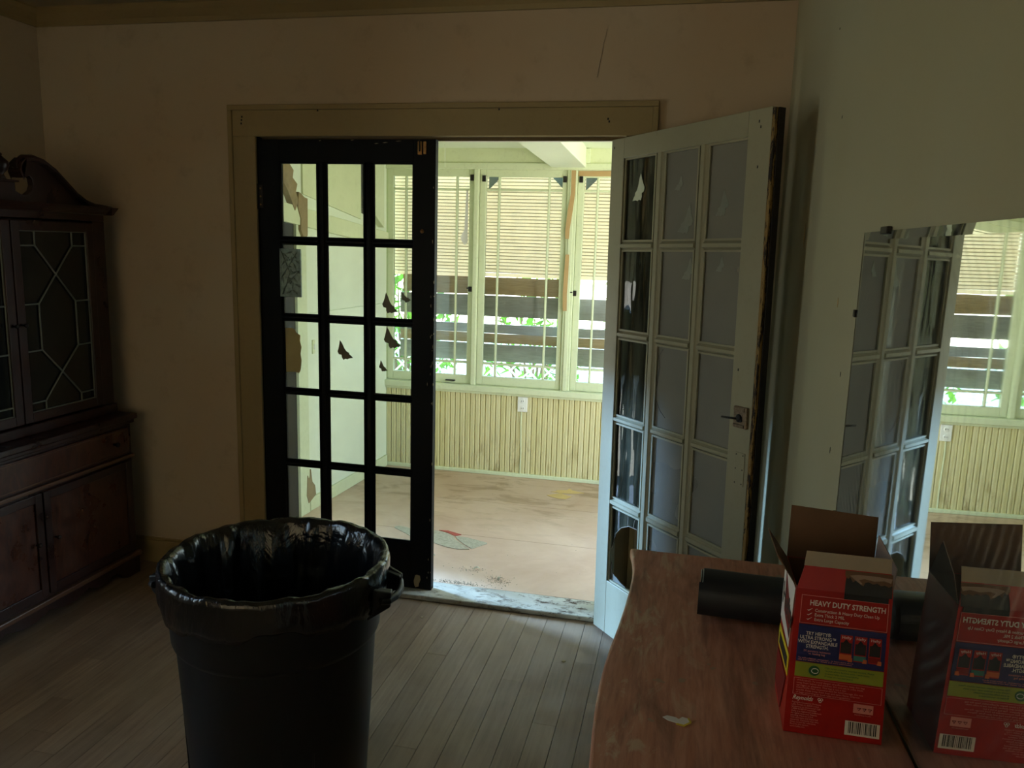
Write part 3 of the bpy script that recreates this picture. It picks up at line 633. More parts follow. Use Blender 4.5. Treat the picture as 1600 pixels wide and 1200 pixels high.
# ------------------------------------------------------------------ french doors
CS = [(.102, .282), (.322, .502), (.542, .727)]        # pane columns along the leaf
RS = [(.243, .562), (.584, .905), (.925, 1.245), (1.268, 1.588), (1.612, 1.940)]
def leaf(name, mats, cols, rows, wd, zb=.024, zt=2.036, th=.036, glassm=None, skip=()):
    """leaf built in its own frame: x along the leaf, y 0..th thick, z up"""
    d = empty(name); d['kind'] = 'structure'
    xs0, xs1 = cols[0][0], cols[-1][1]; z0, z1 = rows[0][0], rows[-1][1]
    B(0, xs0, 0, th, zb, zt).build('hinge_stile', mats, d, bev=.002)
    B(xs1, wd, 0, th, zb, zt).build('lock_stile', mats, d, bev=.002)
    B(xs0, xs1, 0, th, zb, z0).build('bottom_rail', mats, d, bev=.002)
    B(xs0, xs1, 0, th, z1, zt).build('top_rail', mats, d, bev=.002)
    for i in range(2):      # moulded muntins
        a, b = cols[i][1], cols[i+1][0]; c = (a+b)/2; h = (b-a)/2
        pf = [(c-h, .014), (c-h*.55, .006), (c-h*.4, .001), (c+h*.4, .001), (c+h*.55, .006), (c+h, .014), (c+h, th-.014), (c+h*.5, th-.004), (c-h*.5, th-.004), (c-h, th-.014)]
        MB().prism(pf, 2, z0, z1).build('muntin', mats, d)
    for j in range(4):
        a, b = rows[j][1], rows[j+1][0]; c = (a+b)/2; h = (b-a)/2
        pf = [(.014, c-h), (.006, c-h*.55), (.001, c-h*.4), (.001, c+h*.4), (.006, c+h*.55), (.014, c+h), (th-.014, c+h), (th-.004, c+h*.5), (th-.004, c-h*.5), (th-.014, c-h)]
        for (p, q) in cols: MB().prism(pf, 0, p-.0005, q+.0005).build('muntin', mats, d)
    # glazing beads round every pane
    for (p, q) in cols:
        for (r, s) in rows:
            m_ = MB(); t = .007
            for (u0, u1, w0, w1) in ((p, p+t, r, s), (q-t, q, r, s), (p+t, q-t, r, r+t), (p+t, q-t, s-t, s)): m_.box(u0, u1, .008, .0145, w0, w1)
            m_.build('glazing_bead', mats, d)
    for ci, (p, q) in enumerate(cols):
        for rj, (r, s) in enumerate(rows):
            if (ci, rj) in skip: continue
            B(p, q, .016, .019, r, s).build('pane', glassm[ci], d)
    return d
BD = leaf('door_1', 'door_black', CS, RS, .826, glassm=['glass', 'glass', 'glass']); BD.location = (0, .004, 0)
# black door hardware
h_ = B(-.004, .024, -.006, .0, 1.74, 1.84).build('hinge', 'metal_dark', BD, bev=.002); MB().tube([(0, -.006, 1.735), (0, -.006, 1.845)], .006, 10).build('knuckle', 'metal_dark', h_, smooth=True)
for zz in (1.755, 1.79, 1.825): MB().lathe([(.004, 0), (.004, .0015)], 10).build('screw', 'brass', h_).matrix_local = Matrix.Translation((.013, -.006, zz)) @ Matrix.Rotation(PI/2, 4, 'X')
lb = B(.748, .766, -.008, 0, 1.972, 2.026).build('surface_bolt', 'brass', BD, bev=.001); MB().tube([(.757, -.011, 1.985), (.757, -.011, 2.034)], .0035, 8).build('bolt_rod', 'metal_dark', lb)
B(.772, .785, -.005, 0, 1.974, 2.026).build('strike_plate', 'brass', BD, bev=.001)
MB().lathe([(.009, 0), (.009, .002), (.005, .006), (.002, .012)], 12).build('bolt_hole_ring', 'brass', BD, smooth=True).matrix_local = Matrix.Translation((.768, 0, 1.655)) @ Matrix.Rotation(PI/2, 4, 'X')
MB().prism([(.742, .06), (.749, .088), (.757, .092), (.772, .088), (.775, .07), (.768, .05), (.765, .034), (.75, .03), (.745, .04)], 1, -.0008, .001).build('bare_patch', 'paper', BD)
random.seed(5)
for i in range(26):
    px = .826-abs(random.gauss(0, .012)); pz = random.choice([random.uniform(.9, 1.45), random.uniform(.05, 1.9)]); s_ = random.uniform(.001, .003); l_ = random.uniform(.002, .010)
    MB().prism([(px-s_, pz), (px, pz-l_), (px+s_*.6, pz), (px, pz+l_)], 1, -.0006, .001).build('paint_chip', 'paper', BD)
for (px, pz, a, b) in ((.60, 2.022, .012, .002), (.56, 2.018, .010, .002), (.45, 2.032, .008, .002), (.66, 2.028, .014, .0015), (.30, 2.03, .006, .002)):
    MB().prism([(px-a, pz), (px-a*.3, pz-b), (px+a, pz+b*.3), (px+a*.2, pz+b)], 1, -.0006, .001).build('paint_chip', 'paper', BD)
B(.0, .826, .002, .034, .0225, .036).build('bare_bottom_edge', 'raw_wood', BD)

# white leaf, swung well open into the room
hx0, hy0, phi = 1.593, -.099, .699
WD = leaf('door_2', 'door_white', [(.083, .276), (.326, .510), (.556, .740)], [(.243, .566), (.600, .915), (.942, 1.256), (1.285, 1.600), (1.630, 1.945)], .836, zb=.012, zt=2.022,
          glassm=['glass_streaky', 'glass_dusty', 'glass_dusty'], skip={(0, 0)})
# local x -> along the leaf, local y -> away from the camera side
dx_, dy_ = math.sin(phi), -math.cos(phi)
rotm = Matrix(((dx_, math.cos(phi), 0, hx0), (dy_, math.sin(phi), 0, hy0), (0, 0, 1, 0), (0, 0, 0, 1)))
WD.matrix_world = rotm @ Matrix.Rotation(-.017, 4, 'Y')
# broken lowest pane: curved crack line and shards left in the rabbet
p, q, r, s = .083, .276, .243, .566
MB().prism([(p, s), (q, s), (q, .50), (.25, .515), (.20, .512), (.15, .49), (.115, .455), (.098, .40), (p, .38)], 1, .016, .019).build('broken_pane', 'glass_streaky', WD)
MB().prism([(p, r), (p, .33), (.094, .32), (.098, .285), (.115, .272), (.13, .27), (.16, .258), (.19, .252), (.2, r)], 1, .016, .019).build('broken_shard', 'glass_dusty', WD)
MB().tube([(.09, .0155, .38), (.098, .0155, .40), (.115, .0155, .455), (.15, .0155, .49), (.20, .0155, .512), (.25, .0155, .515), (.27, .0155, .503)], .0009, 5).build('crack_line', 'strip', WD)
MB().tube([(.23, .0155, .515), (.235, .0155, .54), (.245, .0155, .565)], .0007, 5).build('crack_line', 'strip', WD)
MB().tube([(.335, .0155, 1.10), (.345, .0155, 1.17), (.34, .0155, 1.215), (.36, .0155, 1.24)], .0007, 5).build('crack_line', 'slot', WD)
MB().tube([(.335, .0155, 1.045), (.36, .0155, 1.01), (.39, .0155, .99)], .0007, 5).build('crack_line', 'slot', WD)
# bare timber closing edge and a dark strip painted as its shadow gap
B(.832, .848, .001, .034, .014, 2.018).build('bare_edge', 'raw_wood', WD, bev=.002)
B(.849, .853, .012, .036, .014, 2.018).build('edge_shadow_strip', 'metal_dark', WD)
# rim lock
lk = B(.768, .826, -.012, .0, 1.035, 1.105).build('rim_lock', 'metal_worn', WD, bev=.003)
B(.772, .818, -.016, -.012, 1.09, 1.102).build('lock_flange', 'metal_worn', lk, bev=.001)
B(.772, .818, -.016, -.012, 1.038, 1.048).build('lock_flange', 'metal_worn', lk, bev=.001)
MB().lathe([(.013, 0), (.013, .004), (.008, .007)], 14).build('spindle_rose', 'metal_dark', lk, smooth=True).matrix_local = Matrix.Translation((.795, -.012, 1.068)) @ Matrix.Rotation(PI/2, 4, 'X')
MB().tube([(.79, -.02, 1.066), (.765, -.026, 1.065), (.735, -.03, 1.063)], .0035, 8).build('spindle', 'metal_dark', lk, smooth=True)
MB().lathe([(.005, 0), (.005, .003)], 10).build('keyhole', 'slot', lk).matrix_local = Matrix.Translation((.806, -.014, 1.062)) @ Matrix.Rotation(PI/2, 4, 'X')
pl = B(.778, .822, -.0035, .0, .845, .955).build('repair_plate', 'door_white', WD, bev=.004)
for (a, b) in ((.785, .947), (.815, .947), (.785, .9), (.815, .9), (.785, .853), (.815, .853)):
    MB().lathe([(.0022, 0), (.0022, .001)], 8).build('screw', 'metal_dark', pl).matrix_local = Matrix.Translation((a, -.0035, b)) @ Matrix.Rotation(PI/2, 4, 'X')
for (a, b) in ((.785, 1.985), (.793, 1.968), (.79, 1.85), (.02, 1.99), (.765, 1.22)):
    B(a-.002, a+.002, -.001, .001, b-.004, b+.004).build('nail_hole', 'slot', WD)

# butterfly stickers (thin film cut-outs on the glass)
BF = [(-.10, -.05), (-.02, .12), (.04, .42), (.12, .60), (.20, .40), (.30, .20), (.40, .05), (.36, -.10), (.22, -.16), (.24, -.30), (.18, -.44), (.06, -.40), (-.04, -.46), (-.14, -.42), (-.36, -.44), (-.28, -.30), (-.20, -.22), (-.22, -.14)]
def butterfly(px, pz, size, rot, flip, parentm, yoff, mat, label, group):
    pts = []
    for (a, b) in BF:
        a *= flip; pts.append((px+size*(a*math.cos(rot)-b*math.sin(rot)), pz+size*(a*math.sin(rot)+b*math.cos(rot))))
    o = MB().prism(pts, 1, yoff-.0006, yoff).build('butterfly_sticker', mat); o.matrix_world = parentm; return tag(o, label, 'sticker', group)
g1 = 'butterfly stickers on the white door'; g2 = 'butterfly stickers on the black door'
MW = WD.matrix_world.copy()
for a in ((.165, 1.825, .095, .0, 1, 'sticker_pale', 'pale butterfly sticker, brightest, on the upper pane nearest the hinges of the white door'),
          (.447, 1.70, .100, -.15, 1, 'sticker_faint', 'large faint butterfly sticker low in the upper middle pane of the white door'),
          (.402, 1.828, .052, -.2, 1, 'sticker_faint', 'small faint butterfly sticker high in the upper middle pane of the white door'),
          (.625, 1.745, .080, .0, 1, 'sticker_faint', 'faint butterfly sticker on the upper pane at the lock side of the white door'),
          (.473, 1.530, .075, -.1, 1, 'sticker_faint', 'faint butterfly sticker on the second-row middle pane of the white door'),
          (.634, 1.550, .050, -.1, 1, 'sticker_faint', 'tiny butterfly sticker on the second-row lock-side pane of the white door')):
    butterfly(a[0], a[1], a[2], a[3], a[4], MW, .0155, a[5], a[6], g1)
MBk = Matrix.Translation((0, .004, 0))
for a in ((.400, 1.115, .088, .25, -1, 'dark butterfly sticker on the middle pane of the black door, largest'),
          (.616, 1.335, .088, .15, -1, 'grey butterfly sticker on the third-column second-row pane of the black door'),
          (.626, 1.182, .095, .25, -1, 'grey butterfly sticker on the third-column middle pane of the black door'),
          (.585, 1.055, .050, .2, -1, 'small butterfly sticker low in the third-column middle pane of the black door'),
          (.690, 1.368, .050, .5, -1, 'tiny butterfly sticker against the window view in the black door')):
    butterfly(a[0], a[1], a[2], a[3], a[4], MBk, .0155, 'sticker_grey', a[5], g2)

# embossed plaque and torn paper on the black door
pq = empty('embossed_plaque', (.156, -.004, 1.457)); tag(pq, 'dark square metal plaque embossed with leaves and berries on the black door', 'plaque')
B(-.052, .05, -.004, .004, -.107, .107).build('plate', 'plaque', pq, bev=.002)
m_ = MB()
m_.box(-.052, .05, -.007, -.004, .101, .107); m_.box(-.052, .05, -.007, -.004, -.107, -.101); m_.box(-.052, -.047, -.007, -.004, -.107, .107); m_.box(.045, .05, -.007, -.004, -.107, .107)
m_.build('raised_border', 'plaque', pq)
m_ = MB(); m_.tube([(-.045, -.006, .095), (-.025, -.007, .05), (-.005, -.007, .0), (-.022, -.007, -.05), (-.04, -.006, -.095)], .0025, 6); m_.tube([(-.045, -.006, -.02), (-.01, -.007, .03), (.03, -.006, .09)], .002, 6); m_.tube([(-.02, -.006, -.05), (.01, -.007, -.02), (.04, -.006, .01)], .002, 6)
m_.build('vine_stem', 'plaque', pq, smooth=True)
random.seed(9); lf = None
for (a, b, t) in ((-.03, .08, .6), (-.005, .09, -.3), (.02, .075, .9), (.035, .05, .4), (.005, .06, 1.6), (-.035, .045, 2.2), (-.01, .03, .2), (.02, .03, 1.1), (.035, .005, .5), (.012, .0, -.4), (-.03, .0, 2.0), (-.038, -.03, 1.4), (-.008, -.025, .3), (.02, -.03, .9), (.035, -.055, .4), (.008, -.055, 1.7), (-.03, -.065, 2.3), (-.01, -.085, -.5), (.02, -.085, .7)):
    if lf is None:
        m_ = MB(); L = .019; w_ = .0055
        m_.add([(-L, 0, 0), (0, 0, w_), (L, 0, 0), (0, 0, -w_), (-L*.2, -.004, 0), (L*.5, -.003, 0)], [(0, 1, 4), (1, 5, 4), (1, 2, 5), (2, 3, 5), (3, 4, 5), (3, 0, 4), (0, 3, 2, 1)])
        lf = m_.build('embossed_leaf', 'plaque', pq); o = lf
    else: o = copy_of(lf, pq)
    o.location = (a, -.004, b); o.rotation_euler = (0, t, 0)
br = None
for (a, b) in ((-.012, .066), (-.006, .058), (-.018, .056), (.0, .012), (-.006, .004), (.006, .004), (.002, -.04), (-.004, -.047), (.009, -.047)):
    if br is None: br = MB().lathe([(.0, -.004), (.003, -.003), (.004, 0), (.003, .003), (0, .004)], 8, cap=False).build('berry', 'plaque', pq, smooth=True); o = br
    else: o = copy_of(br, pq)
    o.location = (a, -.005, b)
m_ = MB().prism([(.106, 1.205), (.140, 1.207), (.156, 1.20), (.165, 1.185), (.183, 1.175), (.180, 1.15), (.188, 1.12), (.182, 1.09), (.187, 1.06), (.183, 1.02), (.175, 1.0), (.15, 1.004), (.106, 1.002)], 1, .018, .0192)
tag(m_.build('torn_paper', 'paper'), 'torn cream paper taped behind the glass of the black door', 'paper')

# ------------------------------------------------------------------ unseen left and rear windows with curtain, added to light the room
def added_window(idx, loc, W_, rot):
    w = empty('window_%d' % idx, loc, (0, 0, rot)); w['kind'] = 'structure'; h = W_/2
    for n_, b_ in (('stile', (-h, -h+.05, .03, .08, 0, 1.5)), ('stile', (h-.05, h, .03, .08, 0, 1.5)), ('stile', (-.03, .03, .03, .08, .06, 1.44)), ('rail', (-h+.05, h-.05, .03, .08, 0, .06)), ('rail', (-h+.05, h-.05, .03, .08, 1.44, 1.5)), ('rail', (-h+.05, h-.05, .035, .075, .73, .77))): B(*b_).build(n_, 'casing', w)
    for (p, q) in ((-h+.05, -.03), (.03, h-.05)):
        for (r, t) in ((.06, .73), (.77, 1.44)): B(p, q, .05, .054, r, t).build('pane', 'glass', w)
added_window(6, (XL, -2.05, .7), .8, PI/2)
added_window(7, (.45, YR, .7), 2.6, PI)
pts = [(-.9+2.7*i/160, YR+.06+.016*math.sin(i*.55)+.008*math.sin(i*1.3+1)) for i in range(161)]
m_ = MB().prism(pts+[(a, b+.002) for a, b in pts][::-1], 2, .62, 2.28)
tag(m_.build('curtain', 'curtain'), 'thin cream curtain added out of view behind the viewer to soften the fill light', 'curtain')

# ------------------------------------------------------------------ china cabinet on the left wall
HC = empty('china_cabinet', (-.85, -.70, 0)); tag(HC, 'dark mahogany china cabinet with scrolled pediment and glazed doors', 'cabinet')
def hb(n, x0, x1, y0, y1, z0, z1, mat='hutch', bev=.003, par=HC): return B(x0+.85, x1+.85, y0+.70, y1+.70, z0, z1).build(n, mat, par, bev=bev)
ya, yb = -1.24, -.13; yc = -.685
hb('base_body', -1.09, -.62, ya, yb, .09, .745, 'hutch')
hb('base_top', -1.09, -.595, ya-.02, yb+.025, .755, .782, 'hutch', .006); hb('top_moulding', -1.09, -.605, ya-.012, yb+.012, .738, .757, 'hutch', .004)
# base face: two drawers, stile, doors with flame veneer
def drawer(y0, y1, z0, z1):
    d = hb('drawer', -.622, -.606, y0, y1, z0, z1, 'hutch_flame', .003)
    m_ = MB()
    for b in ((y0+.006, y1-.006, z1-.012, z1-.008), (y0+.006, y1-.006, z0+.008, z0+.012), (y0+.006, y0+.010, z0+.008, z1-.008), (y1-.010, y1-.006, z0+.008, z1-.008)): m_.box(.242, .246, b[0]+.7, b[1]+.7, b[2], b[3])
    m_.build('string_bead', 'hutch_edge', d)
    for yy in ((y0+.14), (y1-.10)): MB().lathe([(.006, 0), (.005, .012), (.012, .02), (.010, .028), (.002, .03)], 12).build('knob', 'metal_dark', d, smooth=True).matrix_local = Matrix.Translation((.244, yy+.7, (z0+z1)/2)) @ Matrix.Rotation(PI/2, 4, 'Y')
drawer(ya+.03, yb-.03, .60, .725)
hb('drawer_rail', -.622, -.603, ya, yb, .575, .592, 'hutch_edge', .004)
def cdoor(y0, y1, z0, z1, ky):
    d = hb('door', -.622, -.608, y0, y1, z0, z1, 'hutch_flame', .003)
    a = .035
    for b in ((y0, y0+a, z0, z1), (y1-a, y1, z0, z1), (y0+a, y1-a, z0, z0+a), (y0+a, y1-a, z1-a, z1)): B(.242, .250, b[0]+.7, b[1]+.7, b[2], b[3]).build('frame_rail', 'hutch', d, bev=.002)
    MB().lathe([(.005, 0), (.004, .01), (.010, .016), (.008, .022), (.002, .024)], 12).build('knob', 'metal_dark', d, smooth=True).matrix_local = Matrix.Translation((.25, ky+.7, .36)) @ Matrix.Rotation(PI/2, 4, 'Y')
cdoor(ya+.03, yc-.004, .13, .565, yc-.05); cdoor(yc+.004, yb-.03, .13, .565, yc+.05)
hb('base_moulding', -1.09, -.60, ya-.006, yb+.01, .085, .108, 'hutch_edge', .005)
# shaped apron and bracket feet
ap = []
n = 40
for i in range(n+1):
    t = i/n; yy = ya+(yb-ya)*t; e = min(t, 1-t)
    if e < .09: z = 0
    elif e < .17: z = .055*math.sin((e-.09)/.08*PI/2)
    elif e < .30: z = .055-.02*math.sin((e-.17)/.13*PI)
    else: z = .06-.025*abs(math.sin((e-.30)/.2*PI*1.0))
    ap.append((yy+.7, z))
MB().prism(ap+[(yb+.7, .09), (ya+.7, .09)], 0, .22, .244).build('shaped_apron', 'hutch', HC, bev=.002)
MB().prism([(-.24, 0), (-.16, 0), (-.14, .05), (.10, .05), (.14, 0), (.22, 0), (.22, .09), (-.24, .09)], 1, yb-.02+.7, yb+.7).build('side_foot', 'hutch', HC, bev=.002)
# upper case
ua, ub, UX = -1.185, -.125, -.70
hb('upper_back', -1.09, -1.06, ua, ub, .782, 1.66); hb('upper_side', -1.06, UX-.02, ub-.022, ub, .80, 1.66); hb('upper_side', -1.06, UX-.02, ua, ua+.022, .80, 1.66)
hb('upper_top', -1.06, UX-.02, ua+.022, ub-.022, 1.62, 1.655); hb('upper_plinth', -1.06, UX+.012, ua-.008, ub+.008, .782, .825, 'hutch', .006)
for zz in (1.06, 1.33): hb('shelf', -1.06, UX-.05, ua+.022, ub-.022, zz, zz+.016)
hb('corner_post', UX-.02, UX, ub-.075, ub, .825, 1.66, 'hutch', .003); hb('corner_post', UX-.02, UX, ua, ua+.075, .825, 1.66, 'hutch', .003)
ycu = (ua+ub)/2+.01
def gdoor(y0, y1, ky):
    z0, z1 = .832, 1.650
    d = hb('glazed_door', UX-.014, UX-.010, y0+.03, y1-.03, z0+.03, z1-.03, 'hutchglass', 0)
    a = .04
    for b in ((y0, y0+a, z0, z1), (y1-a, y1, z0, z1), (y0+a, y1-a, z0, z0+a), (y0+a, y1-a, z1-a, z1)): B(UX+.85-.018, UX+.85+.006, b[0]+.7, b[1]+.7, b[2], b[3]).build('door_frame', 'hutch', d, bev=.003)
    g0, g1, h0, h1 = y0+a, y1-a, z0+a, z1-a; W_ = g1-g0; H_ = h1-h0
    P = lambda u, v_: (UX+.85-.004, g0+u*W_+.7, h0+v_*H_)
    lines = [[(.22, 1), (.22, .92), (.5, .76), (.78, .60), (.78, .34), (.5, .20), (.22, .05), (.22, 0)],
             [(.78, 1), (.78, .92), (.5, .76), (.22, .60), (.22, .34), (.5, .20), (.78, .05), (.78, 0)],
             [(0, .92), (.22, .92)], [(.78, .92), (1, .92)], [(0, .60), (.22, .60)], [(.78, .60), (1, .60)], [(0, .34), (.22, .34)], [(.78, .34), (1, .34)], [(0, .05), (.22, .05)], [(.78, .05), (1, .05)],
             [(0, 1), (1, 1)], [(0, 0), (1, 0)], [(0, 0), (0, 1)], [(1, 0), (1, 1)]]
    for ln in lines:
        for q0, q1 in zip(ln, ln[1:]): MB().tube([P(*q0), P(*q1)], .0035, 6).build('glazing_bar', 'came', d)
    MB().lathe([(.004, 0), (.004, .01), (.009, .016), (.008, .022), (.002, .024)], 12).build('knob', 'metal_dark', d, smooth=True).matrix_local = Matrix.Translation((UX+.856, ky+.7, 1.235)) @ Matrix.Rotation(PI/2, 4, 'Y')
gdoor(ua+.078, ycu-.003, ycu-.022); gdoor(ycu+.003, ub-.078, ycu+.022)
# frieze, cornice, broken scroll pediment, finial
hb('frieze', -1.06, UX, ua, ub, 1.66, 1.70, 'hutch', .002)
m_ = MB(); pf = [(0, 1.688), (.012, 1.690), (.02, 1.70), (.035, 1.712), (.045, 1.722), (.0, 1.722)]
m_.prism([(UX+.85+p[0], p[1]) for p in pf][::-1], 1, ua+.7-.0, ub+.7+.0)
m_.build('cornice_front', 'hutch', HC)
m_ = MB(); m_.prism([(ub+.7+p[0], p[1]) for p in pf], 0, -.21, UX+.85+.045); m_.prism([(ua+.7-p[0], p[1]) for p in pf], 0, -.21, UX+.85+.045)
m_.build('cornice_return', 'hutch', HC)
def scroll(sgn):
    """half of a swan-neck pediment; u runs from the outer corner to the middle"""
    topc = [(0, 1.722), (.06, 1.726), (.12, 1.742), (.18, 1.775), (.24, 1.822), (.29, 1.862), (.34, 1.888), (.39, 1.898), (.44, 1.892), (.465, 1.872), (.472, 1.848), (.462, 1.826), (.44, 1.814), (.415, 1.818), (.398, 1.826)]
    inn = [(.385, 1.815), (.382, 1.79), (.392, 1.768), (.415, 1.752), (.44, 1.750), (.47, 1.762), (.490, 1.785), (.53, 1.792), (.53, 1.70), (0, 1.70)]
    e = ub if sgn > 0 else ua
    pts = [(e+.7-sgn*u, z) for u, z in topc+inn]
    o = MB().prism(pts, 0, UX+.85-.03, UX+.85-.004).build('scroll_board', 'hutch', HC, bev=.002)
    m_ = MB()                        # swept moulding on the top edge
    path = [Vector((UX+.85+.006, e+.7-sgn*u+sgn*.0, z)) for u, z in [(-.045, 1.722)]+topc[:11]]
    m_.tube(path, [.007]+[.012]*10+[.014], 8); m_.build('scroll_moulding', 'hutch', o, smooth=True)
    o2 = MB(); o2.prism([(e+.7-sgn*u, z) for u, z in topc[:12]]+[(e+.7-sgn*u, z-.013) for u, z in topc[:12]][::-1], 0, UX+.85-.03, UX+.85+.030); o2.build('scroll_cap', 'hutch', o, bev=.002)
scroll(1); scroll(-1)
hb('finial_plinth', UX-.035, UX+.002, ycu-.045, ycu+.045, 1.722, 1.795, 'hutch', .003)
hb('finial_cap', UX-.045, UX+.012, ycu-.055, ycu+.055, 1.795, 1.803, 'hutch', .002)
MB().lathe([(.018, 0), (.012, .012), (.008, .02), (.022, .034), (.030, .052), (.027, .068), (.014, .080), (.006, .088), (.009, .094), (.002, .100)], 20, (UX+.85-.016, ycu+.7, 1.803)).build('finial', 'hutch', HC, smooth=True)

# ------------------------------------------------------------------ rubbish bin with liner
bc = Vector((.820, -1.362, 0)); TB = empty('trash_can', bc); tag(TB, 'round black plastic trash can with side handles standing on the floorboards', 'trash can')
prof = [(.0, .0), (.235, .0), (.243, .012), (.250, .15), (.268, .50), (.270, .508), (.281, .520), (.2845, .53), (.2925, .655), (.293, .66), (.302, .664), (.302, .672), (.3, .70), (.306, .712), (.303, .722), (.295, .722), (.290, .70), (.284, .64), (.272, .50), (.244, .03), (.0, .02)]
MB().lathe(prof, 96, cap=False).build('body', 'bin', TB, smooth=True).modifiers.new('es', 'EDGE_SPLIT').split_angle = .7
# pressed panel outlines on the side
for a0 in (-2.62, -.9, 1.2, 2.9):
    pts = []
    for t, z in ((-.16, .06), (-.16, .30), (-.145, .365), (-.10, .39), (0, .395), (.10, .39), (.145, .365), (.16, .30), (.16, .06)):
        r = .2455+.018*z/.36*.75+.0005; pts.append((r*math.cos(a0+t), r*math.sin(a0+t), z))
    MB().tube(pts, .0035, 6).build('pressed_rib', 'bin', TB, smooth=True)
def handle(ang):
    R_ = Matrix.Rotation(ang, 4, 'Z'); r = .296
    e = MB()
    prof2 = [(-.1, .600), (-.1, .690), (-.085, .702), (.085, .702), (.1, .690), (.1, .600)]
    # side cheeks
    for s in (-1, 1):
        e.hexa([(r-.012, s*.080, .598), (r-.012, s*.094, .598), (r+.044, s*.064, .628), (r+.044, s*.054, .628), (r-.012, s*.080, .69), (r-.012, s*.094, .69), (r+.048, s*.068, .672), (r+.048, s*.056, .672)])
    # grip bar, curved
    pts = [(r+.022, -.085, .655), (r+.040, -.066, .648), (r+.050, -.03, .645), (r+.052, 0, .644), (r+.050, .03, .645), (r+.040, .066, .648), (r+.022, .085, .655)]
    e.tube(pts, .0105, 10)
    e.hexa([(r-.012, -.09, .675), (r+.046, -.062, .664), (r+.046, -.040, .664), (r-.012, -.058, .675), (r-.012, -.09, .682), (r+.046, -.062, .672), (r+.046, -.040, .672), (r-.012, -.058, .682)])
    e.hexa([(r-.012, .058, .675), (r+.046, .040, .664), (r+.046, .062, .664), (r-.012, .09, .675), (r-.012, .058, .682), (r+.046, .040, .672), (r+.046, .062, .672), (r-.012, .09, .682)])
    e.v = [tuple(R_ @ Vector(q)) for q in e.v]
    e.build('handle', 'bin', TB, bev=.003)
handle(.12); handle(.12+PI)
# liner: folded over the rim outside, hanging and creased inside
random.seed(4); m_ = MB(); nA = 220; rows_ = []
ph = [random.uniform(0, 6.28) for _ in range(12)]
prf = [(.308, .628, .4), (.3105, .645, .5), (.3115, .668, .45), (.3115, .695, .35), (.3125, .712, .3), (.311, .726, .35), (.304, .733, .4), (.295, .731, .6), (.288, .718, .9), (.281, .69, 1.3), (.273, .64, 1.7), (.262, .57, 2.0), (.25, .48, 2.2), (.235, .38, 2.2), (.215, .28, 2.0), (.17, .20, 1.6), (.10, .16, 1.0), (.0, .15, 0)]
vs = []; fs = []
for i, (r, z, k_) in enumerate(prf):
    for a in range(nA):
        t = 2*PI*a/nA
        sh = .0035*math.sin(5*t+ph[0]+z*5)+.004*math.sin(9*t+ph[1]-z*9)+.003*math.sin(17*t+ph[2]+z*12)+.0016*math.sin(31*t+ph[3]+z*25)+.0010*math.sin(53*t+ph[4]-z*30)
        tw = abs(math.sin(7*t+ph[5]+z*4))**6*.006
        inner = i > 6
        rr = r+(-abs(sh)*k_*1.2-tw*k_ if inner else abs(sh)*k_*.8)
        zz = z+(.012*math.sin(4*t+ph[6])+.008*math.sin(9*t+ph[7])+.004*math.sin(23*t+ph[8]) if i == 0 else (.5*(.012*math.sin(4*t+ph[6])+.008*math.sin(9*t+ph[7])) if i == 1 else (.0015*math.sin(19*t+ph[9])+.0015*math.sin(11*t)+.001*math.sin(37*t) if 3 < i < 9 else 0)))
        vs.append((rr*math.cos(t), rr*math.sin(t), zz))
for i in range(len(prf)-1):
    for a in range(nA): fs.append((i*nA+a, i*nA+(a+1) % nA, (i+1)*nA+(a+1) % nA, (i+1)*nA+a))
m_.add(vs, fs); LN = m_.build('garbage_bag', 'liner', smooth=True); LN.location = bc
tag(LN, 'shiny black garbage bag lining the trash can and folded over its rim', 'garbage bag')
so = LN.modifiers.new('thick', 'SOLIDIFY'); so.thickness = .0006; so.offset = -1

# ------------------------------------------------------------------ dresser
ZTB = .868
DR = empty('dresser', (2.03, -2.4, 0)); tag(DR, 'long reddish-brown wooden dresser with worn curved-edge top below the mirror', 'dresser')
edge = [(1.799, -1.376), (1.808, -1.43), (1.814, -1.49), (1.816, -1.548), (1.815, -1.62), (1.811, -1.718), (1.805, -1.81), (1.799, -1.88), (1.795, -1.948), (1.793, -2.014), (1.794, -2.084), (1.797, -2.15), (1.802, -2.22), (1.806, -2.28), (1.808, -2.36), (1.806, -2.45), (1.800, -2.55), (1.79, -2.66), (1.80, -2.76), (1.81, -2.86), (1.80, -2.95)]
poly = edge+[(xr(-2.95)-.006, -2.95), (xr(-1.376)-.006, -1.376)]
MB().prism([(a-2.03, b+2.4) for a, b in poly], 2, ZTB-.026, ZTB).build('top', 'dresser', DR, bev=.005, seg=3)
poly2 = [(a+.022, b) for a, b in edge[1:-1]]+[(xr(-2.9)-.01, -2.90), (xr(-1.42)-.01, -1.42)]
MB().prism([(a-2.03, b+2.4) for a, b in poly2], 2, .10, ZTB-.026).build('body', 'dresser_side', DR, bev=.002)
